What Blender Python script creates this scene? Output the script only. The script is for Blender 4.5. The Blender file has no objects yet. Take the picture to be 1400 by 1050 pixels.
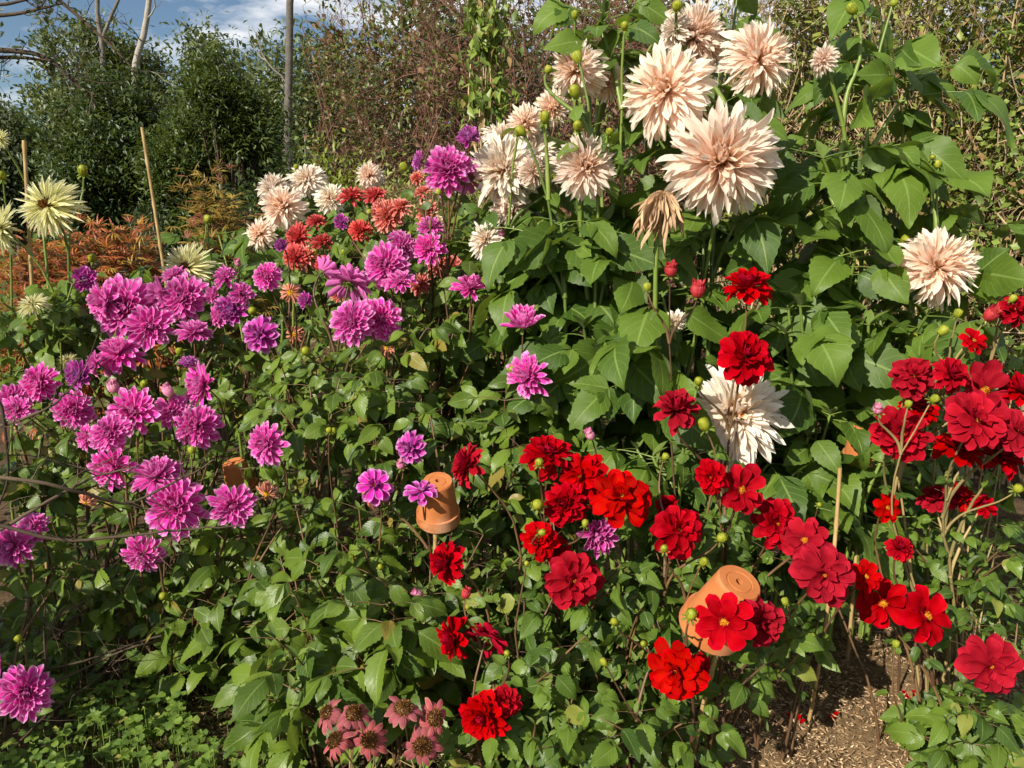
import bpy, math, random
import numpy as np
from mathutils import Vector, Matrix, Quaternion

SC = bpy.context.scene
COL = SC.collection
R = math.radians
rng = np.random.default_rng(11)
random.seed(11)

# ------------------------------------------------------------------ camera
CAM_Z, F_PX, PITCH = 1.5, 1050.0, R(12.6)
cam_d = bpy.data.cameras.new('camera')
cam = bpy.data.objects.new('camera', cam_d)
COL.objects.link(cam)
cam.location = (0, 0, CAM_Z)
cam.rotation_euler = (R(90) - PITCH, 0, 0)
cam_d.sensor_width = 36
cam_d.lens = 36 * F_PX / 1400
cam_d.clip_end = 600
cam_d.clip_start = 0.05
SC.camera = cam

# ------------------------------------------------------------------ light
SUN_EL, SUN_AZ = R(32), math.atan2(-0.64, -0.77)      # azimuth as atan2(x, y)
SUN_V = Vector((math.sin(SUN_AZ) * math.cos(SUN_EL), math.cos(SUN_AZ) * math.cos(SUN_EL), math.sin(SUN_EL)))
sd = bpy.data.lights.new('sun', 'SUN')
sd.energy = 5.0
sd.angle = R(0.5)
sd.color = (1.0, 0.925, 0.81)
so = bpy.data.objects.new('sun', sd)
COL.objects.link(so)
so.rotation_euler = SUN_V.to_track_quat('Z', 'Y').to_euler()
W = bpy.data.worlds.new('World')
SC.world = W
W.use_nodes = True
nt = W.node_tree
nt.nodes.clear()
out = nt.nodes.new('ShaderNodeOutputWorld')
bg = nt.nodes.new('ShaderNodeBackground')
sky = nt.nodes.new('ShaderNodeTexSky')
sky.sky_type = 'NISHITA'
sky.sun_disc = False
sky.sun_elevation = SUN_EL
sky.sun_rotation = SUN_AZ
sky.air_density = 1.0
sky.dust_density = 0.0
sky.ozone_density = 3.0
tc = nt.nodes.new('ShaderNodeTexCoord')
mp = nt.nodes.new('ShaderNodeMapping')
mp.inputs['Scale'].default_value = (3.2, 3.2, 9.0)
nz = nt.nodes.new('ShaderNodeTexNoise')
nz.inputs['Scale'].default_value = 1.6
nz.inputs['Detail'].default_value = 7
nz.inputs['Roughness'].default_value = 0.58
rp = nt.nodes.new('ShaderNodeValToRGB')
rp.color_ramp.elements[0].position = 0.43
rp.color_ramp.elements[1].position = 0.62
mx = nt.nodes.new('ShaderNodeMix')
mx.data_type = 'RGBA'
L_ = nt.links.new
L_(tc.outputs['Generated'], mp.inputs['Vector'])
L_(mp.outputs['Vector'], nz.inputs['Vector'])
L_(nz.outputs['Fac'], rp.inputs['Fac'])
L_(rp.outputs['Color'], mx.inputs[0])
L_(sky.outputs['Color'], mx.inputs[6])
mx.inputs[7].default_value = (13.0, 13.0, 13.0, 1)
L_(mx.outputs[2], bg.inputs['Color'])
bg.inputs['Strength'].default_value = 0.052
L_(bg.outputs['Background'], out.inputs['Surface'])
SC.view_settings.view_transform = 'Standard'
SC.view_settings.look = 'None'
SC.view_settings.exposure = 0.76
SC.view_settings.gamma = 1.0
SC.view_settings.use_curve_mapping = False

# ------------------------------------------------------------------ helpers
_cp, _sp = math.cos(PITCH), math.sin(PITCH)
def ray(px, py):
    a, b = (px - 700) / F_PX, -(py - 525) / F_PX
    return np.array([a, _cp + b * _sp, -_sp + b * _cp])
def at(px, py, Y):
    d = ray(px, py)
    return np.array([0, 0, CAM_Z]) + d * (Y / d[1])
def msize(px, py, Y, n):
    return n * (Y / ray(px, py)[1]) / F_PX
def ground_at(px, py):
    d = ray(px, py)
    return np.array([0, 0, CAM_Z]) + d * (CAM_Z / -d[2])

def unit(a):
    a = np.asarray(a, float)
    return a / np.maximum(np.linalg.norm(a, axis=-1, keepdims=True), 1e-9)

class MB:
    """collects vertices and faces with a per-vertex 'data' colour; build() links them as ONE mesh object"""
    def __init__(s):
        s.v, s.f, s.d, s.m, s.n = [], [], [], [], 0
    def add(s, v, f, d=None, m=0):
        v = np.asarray(v, float).reshape(-1, 3)
        f = np.asarray(f, int)
        if d is None:
            d = np.zeros((len(v), 4)); d[:, 2] = random.random()
        s.v.append(v); s.f.append(f + s.n); s.d.append(np.asarray(d, float)); s.m.append(np.full(len(f), m))
        s.n += len(v)
    def mesh(s, name, mats, smooth=True):
        me = bpy.data.meshes.new(name)
        if not s.v:
            return me
        v = np.concatenate(s.v)
        me.vertices.add(len(v)); me.vertices.foreach_set('co', v.ravel().astype(np.float32))
        lt = np.concatenate([np.full(len(f), f.shape[1]) for f in s.f])
        li = np.concatenate([f.ravel() for f in s.f])
        me.loops.add(len(li)); me.loops.foreach_set('vertex_index', li.astype(np.int32))
        me.polygons.add(len(lt))
        ls = np.concatenate([[0], np.cumsum(lt)[:-1]])
        me.polygons.foreach_set('loop_start', ls.astype(np.int32))
        try:
            me.polygons.foreach_set('loop_total', lt.astype(np.int32))
        except Exception:
            pass
        me.polygons.foreach_set('material_index', np.concatenate(s.m).astype(np.int32))
        me.polygons.foreach_set('use_smooth', np.full(len(lt), smooth))
        at_ = me.attributes.new('data', 'FLOAT_COLOR', 'POINT')
        at_.data.foreach_set('color', np.concatenate(s.d).ravel().astype(np.float32))
        for m in (mats if isinstance(mats, (list, tuple)) else [mats]):
            me.materials.append(m)
        me.update(calc_edges=True)
        me.validate()
        return me
    def build(s, name, mats, parent=None, smooth=True):
        return link(name, s.mesh(name, mats, smooth), parent)

def link(name, me, parent=None):
    o = bpy.data.objects.new(name, me)
    COL.objects.link(o)
    if parent is not None:
        o.parent = parent
    return o
def tag(o, label=None, cat=None, group=None, kind=None):
    if label: o['label'] = label
    if cat: o['category'] = cat
    if group: o['group'] = group
    if kind: o['kind'] = kind
    return o
def thing(name, label, cat, loc, group=None):
    o = bpy.data.objects.new(name, None)
    o.empty_display_size = 0.1
    COL.objects.link(o)
    o.location = loc
    return tag(o, label, cat, group)

PROF = {
    'leaf':   ([0, .04, .14, .28, .40, .58, .76, .90, .97, 1], [.05, .12, .60, .95, 1, .86, .55, .24, .08, .0]),
    'broad':  ([0, .03, .10, .24, .38, .56, .75, .90, .97, 1], [.06, .25, .72, 1, 1, .84, .50, .20, .07, .0]),
    'lance':  ([0, .1, .3, .5, .8, 1], [.12, .55, .95, 1, .5, .02]),
    'petal':  ([0, .15, .4, .62, .78, .90, .96, 1], [.30, .45, .78, 1, .98, .72, .42, .05]),
    'round':  ([0, .15, .4, .65, .82, .93, .98, 1], [.28, .42, .82, 1, .95, .68, .38, .12]),
    'point':  ([0, .2, .45, .68, .82, .92, .97, 1], [.42, .62, .94, 1, .84, .48, .2, .0]),
    'blunt':  ([0, .15, .4, .65, .82, .92, .97, 1], [.34, .5, .82, 1, .98, .78, .50, .14]),
    'quill':  ([0, .2, .5, .75, .92, 1], [.55, .85, 1, .75, .35, .02]),
    'oval':   ([0, .08, .3, .55, .8, .95, 1], [.12, .5, .95, 1, .8, .4, .05]),
}
def blades(mb, P, Fw, N, L, Wd, bend=0., fold=0., cup=0., twist=0., ruff=0., prof='leaf', nv=9, nu=5,
           serr=0., ring=None, m=0, rnd=None, wave=0.):
    """many leaf or petal surfaces: base points P, directions Fw, upper sides N, lengths L, widths Wd"""
    P = np.asarray(P, float).reshape(-1, 3); n = len(P)
    if n == 0: return
    Fw = unit(np.broadcast_to(Fw, (n, 3))); N = np.broadcast_to(N, (n, 3)).astype(float)
    N = unit(N - (N * Fw).sum(1, keepdims=True) * Fw)
    S = np.cross(Fw, N)
    b = lambda x: np.broadcast_to(np.asarray(x, float), (n,))
    L, Wd, bend, fold, cup, twist, ruff, wave = map(b, (L, Wd, bend, fold, cup, twist, ruff, wave))
    bend = np.where(np.abs(bend) < 1e-3, 1e-3, bend)
    v = np.linspace(0, 1, nv); u = np.linspace(-1, 1, nu)
    w = np.interp(v, *PROF[prof])
    if serr:
        w = w * (1 + serr * np.where(np.arange(nv) % 2 == 0, -1, 1) * (v > .12) * (v < .97))
    th = bend[:, None] * v
    y = np.sin(th) / bend[:, None]; z = (1 - np.cos(th)) / bend[:, None]
    ph = rng.uniform(0, 6.28, n)
    y_, z_ = y * L[:, None], z * L[:, None]
    C = P[:, None, :] + Fw[:, None, :] * y_[..., None] + N[:, None, :] * z_[..., None]
    Nn = -np.sin(th)[..., None] * Fw[:, None, :] + np.cos(th)[..., None] * N[:, None, :]
    ta = twist[:, None] * v
    Sd = np.cos(ta)[..., None] * S[:, None, :] + np.sin(ta)[..., None] * Nn
    Nd = -np.sin(ta)[..., None] * S[:, None, :] + np.cos(ta)[..., None] * Nn
    hw = (Wd / 2)[:, None] * w
    au = np.abs(u)
    off = hw[..., None] * u                                            # n,nv,nu
    h = hw[..., None] * (fold[:, None, None] * au + cup[:, None, None] * u ** 2)
    h = h + (ruff * Wd)[:, None, None] * np.sin(9 * v[None, :, None] + ph[:, None, None] + 1.7 * np.sign(u)) * au
    h = h + (wave * L)[:, None, None] * np.sin(5 * v[None, :, None] + ph[:, None, None]) * v[None, :, None]
    V = C[:, :, None, :] + Sd[:, :, None, :] * off[..., None] + Nd[:, :, None, :] * h[..., None]
    D = np.zeros((n, nv, nu, 4))
    D[..., 0] = (u * .5 + .5); D[..., 1] = v[:, None]
    D[..., 2] = (rng.random(n) if rnd is None else np.broadcast_to(rnd, (n,)))[:, None, None]
    D[..., 3] = (np.zeros(n) if ring is None else np.broadcast_to(ring, (n,)))[:, None, None]
    i, j = np.meshgrid(np.arange(nv - 1), np.arange(nu - 1), indexing='ij')
    q = np.stack([i * nu + j, i * nu + j + 1, (i + 1) * nu + j + 1, (i + 1) * nu + j], -1).reshape(-1, 4)
    Fc = (np.arange(n)[:, None, None] * (nv * nu) + q[None]).reshape(-1, 4)
    mb.add(V.reshape(-1, 3), Fc, D.reshape(-1, 4), m)

def tube(mb, pts, r, sides=6, m=0, cap=True, rnd=None):
    pts = np.asarray(pts, float); k = len(pts)
    r = np.broadcast_to(np.asarray(r, float), (k,))
    t = unit(np.gradient(pts, axis=0))
    ref = np.array([0.31, 0.17, 0.93]) if abs(t[0][2]) < .9 else np.array([0.97, 0.21, 0.1])
    a = unit(np.cross(t, ref)); b = np.cross(t, a)
    an = np.linspace(0, 2 * np.pi, sides, endpoint=False)
    V = pts[:, None] + r[:, None, None] * (np.cos(an)[None, :, None] * a[:, None] + np.sin(an)[None, :, None] * b[:, None])
    i, j = np.meshgrid(np.arange(k - 1), np.arange(sides), indexing='ij')
    j2 = (j + 1) % sides
    q = np.stack([i * sides + j, i * sides + j2, (i + 1) * sides + j2, (i + 1) * sides + j], -1).reshape(-1, 4)
    d = np.zeros((k, sides, 4)); d[..., 0] = an / 6.283; d[..., 1] = np.linspace(0, 1, k)[:, None]
    d[..., 2] = random.random() if rnd is None else rnd
    mb.add(V.reshape(-1, 3), q, d.reshape(-1, 4), m)
    if cap:
        for row, c in ((0, pts[0]), (k - 1, pts[-1])):
            vv = np.vstack([V[row], c[None]])
            f = [[s, (s + 1) % sides, sides] for s in range(sides)]
            dd = np.zeros((sides + 1, 4)); dd[:, 1] = row / (k - 1)
            mb.add(vv, f, dd, m)

def lathe_sharp(mb, prof, sides=40, m=0):
    for a, b in zip(prof[:-1], prof[1:]): lathe(mb, [a, b], sides, m)

def lathe(mb, prof, sides=32, m=0, M=None, cap=False):
    prof = np.asarray(prof, float); k = len(prof)
    an = np.linspace(0, 2 * np.pi, sides, endpoint=False)
    V = np.stack([prof[:, 0][:, None] * np.cos(an), prof[:, 0][:, None] * np.sin(an),
                  np.broadcast_to(prof[:, 1][:, None], (k, sides))], -1).reshape(-1, 3)
    if M is not None:
        V = V @ np.array(M.to_3x3()).T + np.array(M.translation)
    i, j = np.meshgrid(np.arange(k - 1), np.arange(sides), indexing='ij')
    j2 = (j + 1) % sides
    q = np.stack([i * sides + j, i * sides + j2, (i + 1) * sides + j2, (i + 1) * sides + j], -1).reshape(-1, 4)
    d = np.zeros((k, sides, 4)); d[..., 1] = np.linspace(0, 1, k)[:, None]; d[..., 2] = .5
    mb.add(V, q, d.reshape(-1, 4), m)

def bez(a, c, b, n=8):
    t = np.linspace(0, 1, n)[:, None]
    return (1 - t) ** 2 * np.asarray(a) + 2 * t * (1 - t) * np.asarray(c) + t ** 2 * np.asarray(b)
def bez3(a, c, d, b, n=10):
    t = np.linspace(0, 1, n)[:, None]
    return (1-t)**3*np.asarray(a) + 3*t*(1-t)**2*np.asarray(c) + 3*t*t*(1-t)*np.asarray(d) + t**3*np.asarray(b)
def rv(n=None, s=1.0):
    return rng.normal(0, s, (3,) if n is None else (n, 3))

# ------------------------------------------------------------------ materials
class Nodes:
    def __init__(s, name):
        s.mat = bpy.data.materials.new(name); s.mat.use_nodes = True
        s.t = s.mat.node_tree; s.t.nodes.clear()
        s.out = s.n('ShaderNodeOutputMaterial')
    def n(s, typ, **k):
        o = s.t.nodes.new(typ)
        for a, b in k.items(): setattr(o, a, b)
        return o
    def l(s, a, b): s.t.links.new(a, b)
    def put(s, sock, x):
        if isinstance(x, (int, float)): sock.default_value = x
        elif isinstance(x, tuple): sock.default_value = (*x, 1) if len(x) == 3 else x
        else: s.l(x, sock)
    def math(s, op, a, b=0.0, c=None, clamp=False):
        o = s.n('ShaderNodeMath', operation=op, use_clamp=clamp)
        s.put(o.inputs[0], a); s.put(o.inputs[1], b)
        if c is not None: s.put(o.inputs[2], c)
        return o.outputs[0]
    def mix(s, f, a, b, mode='MIX'):
        o = s.n('ShaderNodeMix', data_type='RGBA', blend_type=mode)
        s.put(o.inputs[0], f); s.put(o.inputs[6], a); s.put(o.inputs[7], b)
        return o.outputs[2]
    def sm(s, x, lo, hi):
        o = s.n('ShaderNodeMapRange', interpolation_type='SMOOTHSTEP')
        s.put(o.inputs[0], x); o.inputs[1].default_value = lo; o.inputs[2].default_value = hi
        return o.outputs[0]
    def noise(s, scale, detail=3, vec=None, rough=.5, coord='Object'):
        o = s.n('ShaderNodeTexNoise')
        o.inputs['Scale'].default_value = scale; o.inputs['Detail'].default_value = detail
        o.inputs['Roughness'].default_value = rough
        if vec is None:
            vec = s.n('ShaderNodeTexCoord').outputs[coord]
        s.l(vec, o.inputs['Vector'])
        return o.outputs['Fac']
    def data(s):
        a = s.n('ShaderNodeAttribute', attribute_name='data')
        sp = s.n('ShaderNodeSeparateColor'); s.l(a.outputs['Color'], sp.inputs[0])
        return sp.outputs[0], sp.outputs[1], sp.outputs[2], a.outputs['Alpha']
    def finish(s, col, rough=.5, spec=.5, bump=None, bstr=.3, bdist=.002, trans=0., tcol=None, sheen=0.):
        p = s.n('ShaderNodeBsdfPrincipled')
        s.put(p.inputs['Base Color'], col); s.put(p.inputs['Roughness'], rough)
        p.inputs['Specular IOR Level'].default_value = spec
        if sheen: p.inputs['Sheen Weight'].default_value = sheen
        nrm = None
        if bump is not None:
            bn = s.n('ShaderNodeBump'); bn.inputs['Strength'].default_value = bstr
            bn.inputs['Distance'].default_value = bdist
            s.l(bump, bn.inputs['Height']); nrm = bn.outputs[0]
            s.l(nrm, p.inputs['Normal'])
        res = p.outputs[0]
        if trans:
            tr = s.n('ShaderNodeBsdfTranslucent'); s.put(tr.inputs['Color'], tcol if tcol is not None else col)
            if nrm is not None: s.l(nrm, tr.inputs['Normal'])
            ms = s.n('ShaderNodeMixShader'); ms.inputs[0].default_value = trans
            s.l(res, ms.inputs[1]); s.l(tr.outputs[0], ms.inputs[2]); res = ms.outputs[0]
        s.l(res, s.out.inputs['Surface'])
        return s.mat

def leaf_mat(name, dark, light, yellow=None, rough=.42, vein=(.16, .22, .05), trans=.30, spec=.32, back=None, nveins=8):
    s = Nodes(name); u, v, r, a = s.data()
    n = s.noise(26, 4)
    f = s.math('ADD', s.math('MULTIPLY', r, .75), s.math('MULTIPLY', n, .35))
    col = s.mix(s.sm(f, .1, .95), dark, light)
    if yellow:
        col = s.mix(s.sm(r, .955, .98), col, yellow)
    d = s.math('ABSOLUTE', s.math('SUBTRACT', u, .5))
    mid = s.math('SUBTRACT', 1.0, s.sm(d, .008, .045))
    sv = s.math('SINE', s.math('MULTIPLY', s.math('SUBTRACT', s.math('MULTIPLY', v, 1.0), s.math('MULTIPLY', d, .55)), nveins * 6.283))
    side = s.sm(sv, .86, 1.0)
    vv = s.math('MAXIMUM', s.math('MULTIPLY', mid, .8), s.math('MULTIPLY', side, .3))
    col = s.mix(vv, col, vein)
    # old age spots
    sp = s.noise(60, 2)
    col = s.mix(s.math('MULTIPLY', s.sm(sp, .72, .8), s.sm(r, .5, .9)), col, (.10, .075, .03))
    geo = s.n('ShaderNodeNewGeometry')
    col2 = s.mix(s.math('MULTIPLY', geo.outputs['Backfacing'], .55), col, back or (.17, .22, .10))
    h = s.math('ADD', s.math('MULTIPLY', s.math('MAXIMUM', mid, side), -.6), s.math('MULTIPLY', s.noise(90, 3), .8))
    tc_ = s.mix(.5, col, (.30, .42, .03))
    return s.finish(col2, s.math('ADD', s.math('MULTIPLY', s.noise(15, 2), .25), rough - .1), spec, h, .45, .002, trans, tc_)

def petal_mat(name, base, edge, tip, core, e0=.30, e1=.5, back=None, trans=.3, rough=.62, t0=.7, core_r=.25, streak=.25, var=.3, spec=.2):
    """base colour of the blade, its margin, its tip and the heart of the bloom, as the flower itself is marked"""
    s = Nodes(name); u, v, r, a = s.data()
    d = s.math('ABSOLUTE', s.math('SUBTRACT', u, .5))
    st = s.noise(1, 2, vec=None)
    cmb = s.n('ShaderNodeCombineXYZ')
    s.put(cmb.inputs[0], s.math('MULTIPLY', u, 14.0)); s.put(cmb.inputs[1], s.math('MULTIPLY', v, 1.2)); s.put(cmb.inputs[2], s.math('MULTIPLY', r, 40.0))
    sn = s.noise(1.0, 3, vec=cmb.outputs[0])
    col = s.mix(s.sm(d, e0, e1), base, edge)
    col = s.mix(s.sm(v, t0, 1.0), col, tip)
    col = s.mix(s.math('MULTIPLY', s.math('SUBTRACT', 1.0, s.sm(a, 0.02, core_r)), .9), col, core)
    col = s.mix(s.math('MULTIPLY', s.math('SUBTRACT', 1.0, s.sm(v, .05, .45)), .6), col, core)
    col = s.mix(s.math('MULTIPLY', s.sm(sn, .52, .75), streak), col, edge)
    hs = s.n('ShaderNodeHueSaturation')
    oi = s.n('ShaderNodeObjectInfo')
    s.put(hs.inputs['Value'], s.math('MULTIPLY', s.math('ADD', 1 - var / 2, s.math('MULTIPLY', r, var)), s.math('ADD', .86, s.math('MULTIPLY', oi.outputs['Random'], .2))))
    s.put(hs.inputs['Color'], col)
    s.put(hs.inputs['Hue'], s.math('ADD', .4965, s.math('MULTIPLY', oi.outputs['Random'], .007)))
    s.put(hs.inputs['Saturation'], s.math('ADD', .98, s.math('MULTIPLY', oi.outputs['Random'], .05)))
    c = hs.outputs[0]
    if back:
        geo = s.n('ShaderNodeNewGeometry')
        c = s.mix(s.math('MULTIPLY', geo.outputs['Backfacing'], .75), c, back)
    return s.finish(c, rough, spec, sn, .5, .006, trans, c)

def plain(name, a, b, scale=12, rough=.6, spec=.4, bump=.4, bd=.003, trans=0.):
    s = Nodes(name); n = s.noise(scale, 5, rough=.6); u, v, r, al = s.data()
    f = s.math('ADD', s.math('MULTIPLY', n, .6), s.math('MULTIPLY', r, .5))
    return s.finish(s.mix(s.sm(f, .2, .85), a, b), rough, spec, n, bump, bd, trans)

M = {}
M['leaf_mid'] = leaf_mat('dahlia_leaf', (.036, .074, .009), (.125, .190, .018), (.22, .17, .03), rough=.40, spec=.36)
M['leaf_red'] = leaf_mat('red_dahlia_leaf', (.032, .072, .010), (.115, .185, .020), (.20, .22, .04), rough=.40, spec=.34)
M['leaf_big'] = leaf_mat('large_dahlia_leaf', (.038, .080, .009), (.105, .172, .019), None, rough=.50, vein=(.18, .26, .06), trans=.32, nveins=7)
M['leaf_young'] = leaf_mat('young_leaf', (.09, .15, .03), (.16, .22, .05), None, rough=.45, trans=.35)
M['purple'] = petal_mat('purple_petal', (.78, .045, .41), (.83, .31, .63), (.85, .42, .70), (.72, .012, .25), e0=.30, e1=.5, back=(.66, .18, .48), t0=.78, core_r=.30, trans=.38)
M['violet'] = petal_mat('violet_petal', (.58, .026, .36), (.70, .24, .58), (.64, .28, .58), (.28, .008, .20), back=(.46, .16, .46), core_r=.45)
M['red'] = petal_mat('red_petal', (.32, .0014, .0055), (.42, .0045, .015), (.42, .0045, .016), (.16, .0008, .003), e0=.38, back=(.36, .005, .026), streak=.25, trans=.22, rough=.6, var=.5, spec=.03, core_r=.2)
M['peach'] = petal_mat('blush_petal', (.95, .69, .56), (.95, .82, .69), (.95, .85, .72), (.95, .64, .40), e0=.10, e1=.45, back=(.93, .74, .62), t0=.42, core_r=.55, streak=.25, trans=.5, var=.15)
M['pale'] = petal_mat('pale_blush_petal', (.93, .80, .63), (.93, .86, .73), (.93, .87, .75), (.92, .64, .36), e0=.12, e1=.45, back=(.84, .68, .58), t0=.4, core_r=.35, streak=.4, trans=.40)
M['coral'] = petal_mat('coral_petal', (.76, .19, .16), (.84, .40, .31), (.84, .42, .34), (.68, .11, .08), back=(.66, .16, .12), core_r=.4)
M['scarlet'] = petal_mat('scarlet_petal', (.64, .060, .062), (.72, .16, .14), (.72, .18, .15), (.50, .022, .028), back=(.52, .06, .05), core_r=.4)
M['cream'] = petal_mat('cream_petal', (.80, .76, .36), (.84, .82, .52), (.86, .84, .60), (.62, .56, .12), back=(.74, .74, .40), core_r=.30, t0=.5, trans=.35)
M['spent'] = petal_mat('withered_petal', (.55, .36, .20), (.66, .46, .26), (.42, .24, .12), (.30, .15, .06), back=(.5, .33, .2), trans=.15, var=.5)
M['spentpink'] = petal_mat('fading_petal', (.58, .20, .14), (.60, .34, .20), (.50, .28, .14), (.50, .22, .06), back=(.5, .26, .2), trans=.15, var=.5)
M['cone'] = petal_mat('coneflower_petal', (.34, .075, .092), (.42, .17, .13), (.38, .20, .12), (.26, .06, .05), back=(.34, .10, .10), trans=.2, var=.4)
M['yellowdisc'] = plain('pollen_yellow', (.62, .30, .01), (.78, .52, .03), 60, .8, .2)
M['golddisc'] = plain('golden_heart', (.40, .10, .006), (.62, .30, .015), 60, .8, .2)
M['reddisc'] = plain('dark_red_heart', (.10, .004, .006), (.34, .015, .015), 60, .7, .2)
M['brownheart'] = plain('brown_heart', (.14, .05, .015), (.36, .18, .05), 60, .8, .2)
M['apricot'] = plain('apricot_heart', (.80, .42, .16), (.92, .66, .34), 60, .7, .2, trans=.3)
M['conedisc'] = plain('coneflower_cone', (.06, .022, .010), (.24, .11, .02), 70, .6, .4)
M['bud'] = plain('bud_skin', (.15, .20, .010), (.34, .34, .025), 30, .5, .35, .2, .001, .2)
M['budred'] = plain('opening_bud_red', (.26, .008, .02), (.42, .03, .03), 30, .5, .4)
M['budpink'] = plain('opening_bud_pink', (.45, .05, .20), (.60, .28, .34), 30, .5, .4)
M['sepal'] = leaf_mat('sepal', (.10, .16, .02), (.20, .26, .04), None, .5, trans=.3)
M['stem_red'] = plain('reddish_stem', (.060, .030, .016), (.150, .085, .035), 30, .5, .4)
M['stem_green'] = plain('green_stem', (.075, .12, .02), (.16, .22, .04), 22, .45, .45)
M['stem_pale'] = plain('tan_stem', (.16, .13, .05), (.30, .22, .09), 25, .5, .4)
M['bark_dark'] = plain('dark_twig_bark', (.035, .024, .016), (.10, .07, .045), 30, .85, .2)
M['bark_grey'] = plain('grey_bark', (.09, .078, .064), (.30, .27, .23), 11, .9, .2, .9, .02)
M['bark_tan'] = plain('tan_twig_bark', (.15, .10, .055), (.44, .32, .18), 20, .85, .2)
M['bark_red'] = plain('maroon_twig_bark', (.075, .034, .026), (.20, .10, .07), 20, .85, .2)

def shrub_mat(name, a, b, c=None, rough=.45, trans=.25, spec=.4, csplit=.82):
    s = Nodes(name); u, v, r, al = s.data()
    n = s.noise(1.1, 3)
    f = s.math('ADD', s.math('MULTIPLY', r, .7), s.math('MULTIPLY', n, .4))
    col = s.mix(s.sm(f, .15, .9), a, b)
    if c: col = s.mix(s.sm(r, csplit, csplit + .04), col, c)
    return s.finish(col, rough, spec, None, 0, 0, trans, s.mix(.4, col, (.25, .30, .03)))
M['ever'] = shrub_mat('glossy_evergreen_leaf', (.012, .028, .007), (.060, .090, .018), rough=.42, trans=.2, spec=.3)
M['ever2'] = shrub_mat('willowy_evergreen_leaf', (.014, .032, .007), (.075, .105, .018), rough=.42, trans=.25, spec=.3)
M['olive'] = shrub_mat('olive_tree_leaf', (.035, .055, .014), (.11, .13, .035), trans=.3)
M['darktree'] = shrub_mat('dark_tree_leaf', (.02, .036, .014), (.065, .085, .03), trans=.25)  # darker green leaf, tone varying at random from leaf to leaf
M['lime'] = shrub_mat('lime_shrub_leaf', (.10, .14, .018), (.24, .27, .035), trans=.35)
M['rust'] = shrub_mat('rust_leaf', (.10, .045, .025), (.20, .11, .05), (.12, .16, .03), trans=.25, csplit=.60)
M['hedge'] = shrub_mat('faded_hedge_leaf', (.09, .12, .02), (.28, .31, .06), (.28, .18, .07), trans=.3)
M['ivy'] = shrub_mat('climber_leaf', (.07, .115, .018), (.22, .29, .05), (.28, .18, .07), trans=.3)
M['maple'] = shrub_mat('orange_maple_leaf', (.26, .060, .022), (.44, .14, .032), (.34, .21, .035), trans=.35)
M['maple2'] = shrub_mat('yellowing_maple_leaf', (.20, .11, .02), (.34, .24, .04), (.22, .07, .04), trans=.35)
M['weed'] = leaf_mat('ground_cover_leaf', (.06, .12, .02), (.17, .26, .035), (.28, .26, .05), rough=.5, trans=.35)
M['grassblade'] = shrub_mat('grass_blade', (.06, .10, .02), (.20, .22, .06), (.30, .24, .10), trans=.3)

def terracotta():
    s = Nodes('terracotta')
    n = s.noise(9, 6, rough=.62); n2 = s.noise(60, 4)
    col = s.mix(s.sm(n, .3, .75), (.37, .120, .034), (.47, .175, .060))
    col = s.mix(s.math('MULTIPLY', s.sm(s.noise(5, 5),   .50, .76), .55), col, (.62, .45, .32))
    col = s.mix(s.math('MULTIPLY', s.sm(n2, .62, .78), .5), col, (.22, .075, .03))
    col = s.mix(s.math('MULTIPLY', s.sm(s.noise(16, 6, rough=.7), .58, .70), .45), col, (.17, .13, .07))
    return s.finish(col, .88, .2, n2, .35, .002)
M['clay'] = terracotta()
def cane_mat():
    s = Nodes('bamboo'); u, v, r, a = s.data()
    n = s.noise(14, 4)
    col = s.mix(s.sm(n, .25, .8), (.24, .15, .055), (.44, .31, .13))
    return s.finish(col, .5, .4, n, .2, .002)
M['cane'] = cane_mat()

# ------------------------------------------------------------------ ground
def ground_mat():
    s = Nodes('soil'); n = s.noise(6, 8, rough=.7, coord='Object'); n2 = s.noise(70, 5, rough=.7)
    c = s.mix(s.sm(n, .3, .7), (.045, .030, .018), (.11, .072, .040))
    c = s.mix(s.sm(n2, .5, .75), c, (.20, .14, .08))
    return s.finish(c, .95, .1, n2, .8, .012)
def mulch_mat():
    s = Nodes('wood_mulch'); n = s.noise(40, 8, rough=.75); n2 = s.noise(5, 4)
    c = s.mix(s.sm(n, .3, .75), (.10, .062, .03), (.36, .24, .125))
    c = s.mix(s.math('MULTIPLY', s.sm(n2, .4, .7), .5), c, (.10, .062, .032))
    return s.finish(c, .95, .1, n, .9, .012)
def lawn_mat():
    s = Nodes('lawn'); n = s.noise(.5, 8, rough=.7); n2 = s.noise(30, 4)
    c = s.mix(s.sm(n, .3, .7), (.05, .085, .018), (.10, .14, .035))
    c = s.mix(s.math('MULTIPLY', n2, .4), c, (.03, .05, .012))
    return s.finish(c, .9, .1, n2, .8, .03)

def sheet(name, x0, x1, y0, y1, nx, ny, z, amp, mat, seed=0):
    xs = np.linspace(x0, x1, nx); ys = np.linspace(y0, y1, ny)
    X, Y = np.meshgrid(xs, ys, indexing='ij')
    Z = z + amp * (np.sin(X * 7.1 + seed) * np.cos(Y * 5.3 - seed) + .6 * np.sin(X * 15.7 + Y * 11.1 + seed))
    mb = MB()
    i, j = np.meshgrid(np.arange(nx - 1), np.arange(ny - 1), indexing='ij')
    q = np.stack([i * ny + j, (i + 1) * ny + j, (i + 1) * ny + j + 1, i * ny + j + 1], -1).reshape(-1, 4)
    mb.add(np.stack([X, Y, Z], -1).reshape(-1, 3), q)
    o = mb.build(name, mat)
    return tag(o, kind='structure')
sheet('ground', -260, 260, -60, 460, 40, 40, -.06, 0, lawn_mat())
sheet('garden_bed', -4.5, 6.5, .4, 9.5, 160, 140, 0, .012, ground_mat(), 1)
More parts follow.
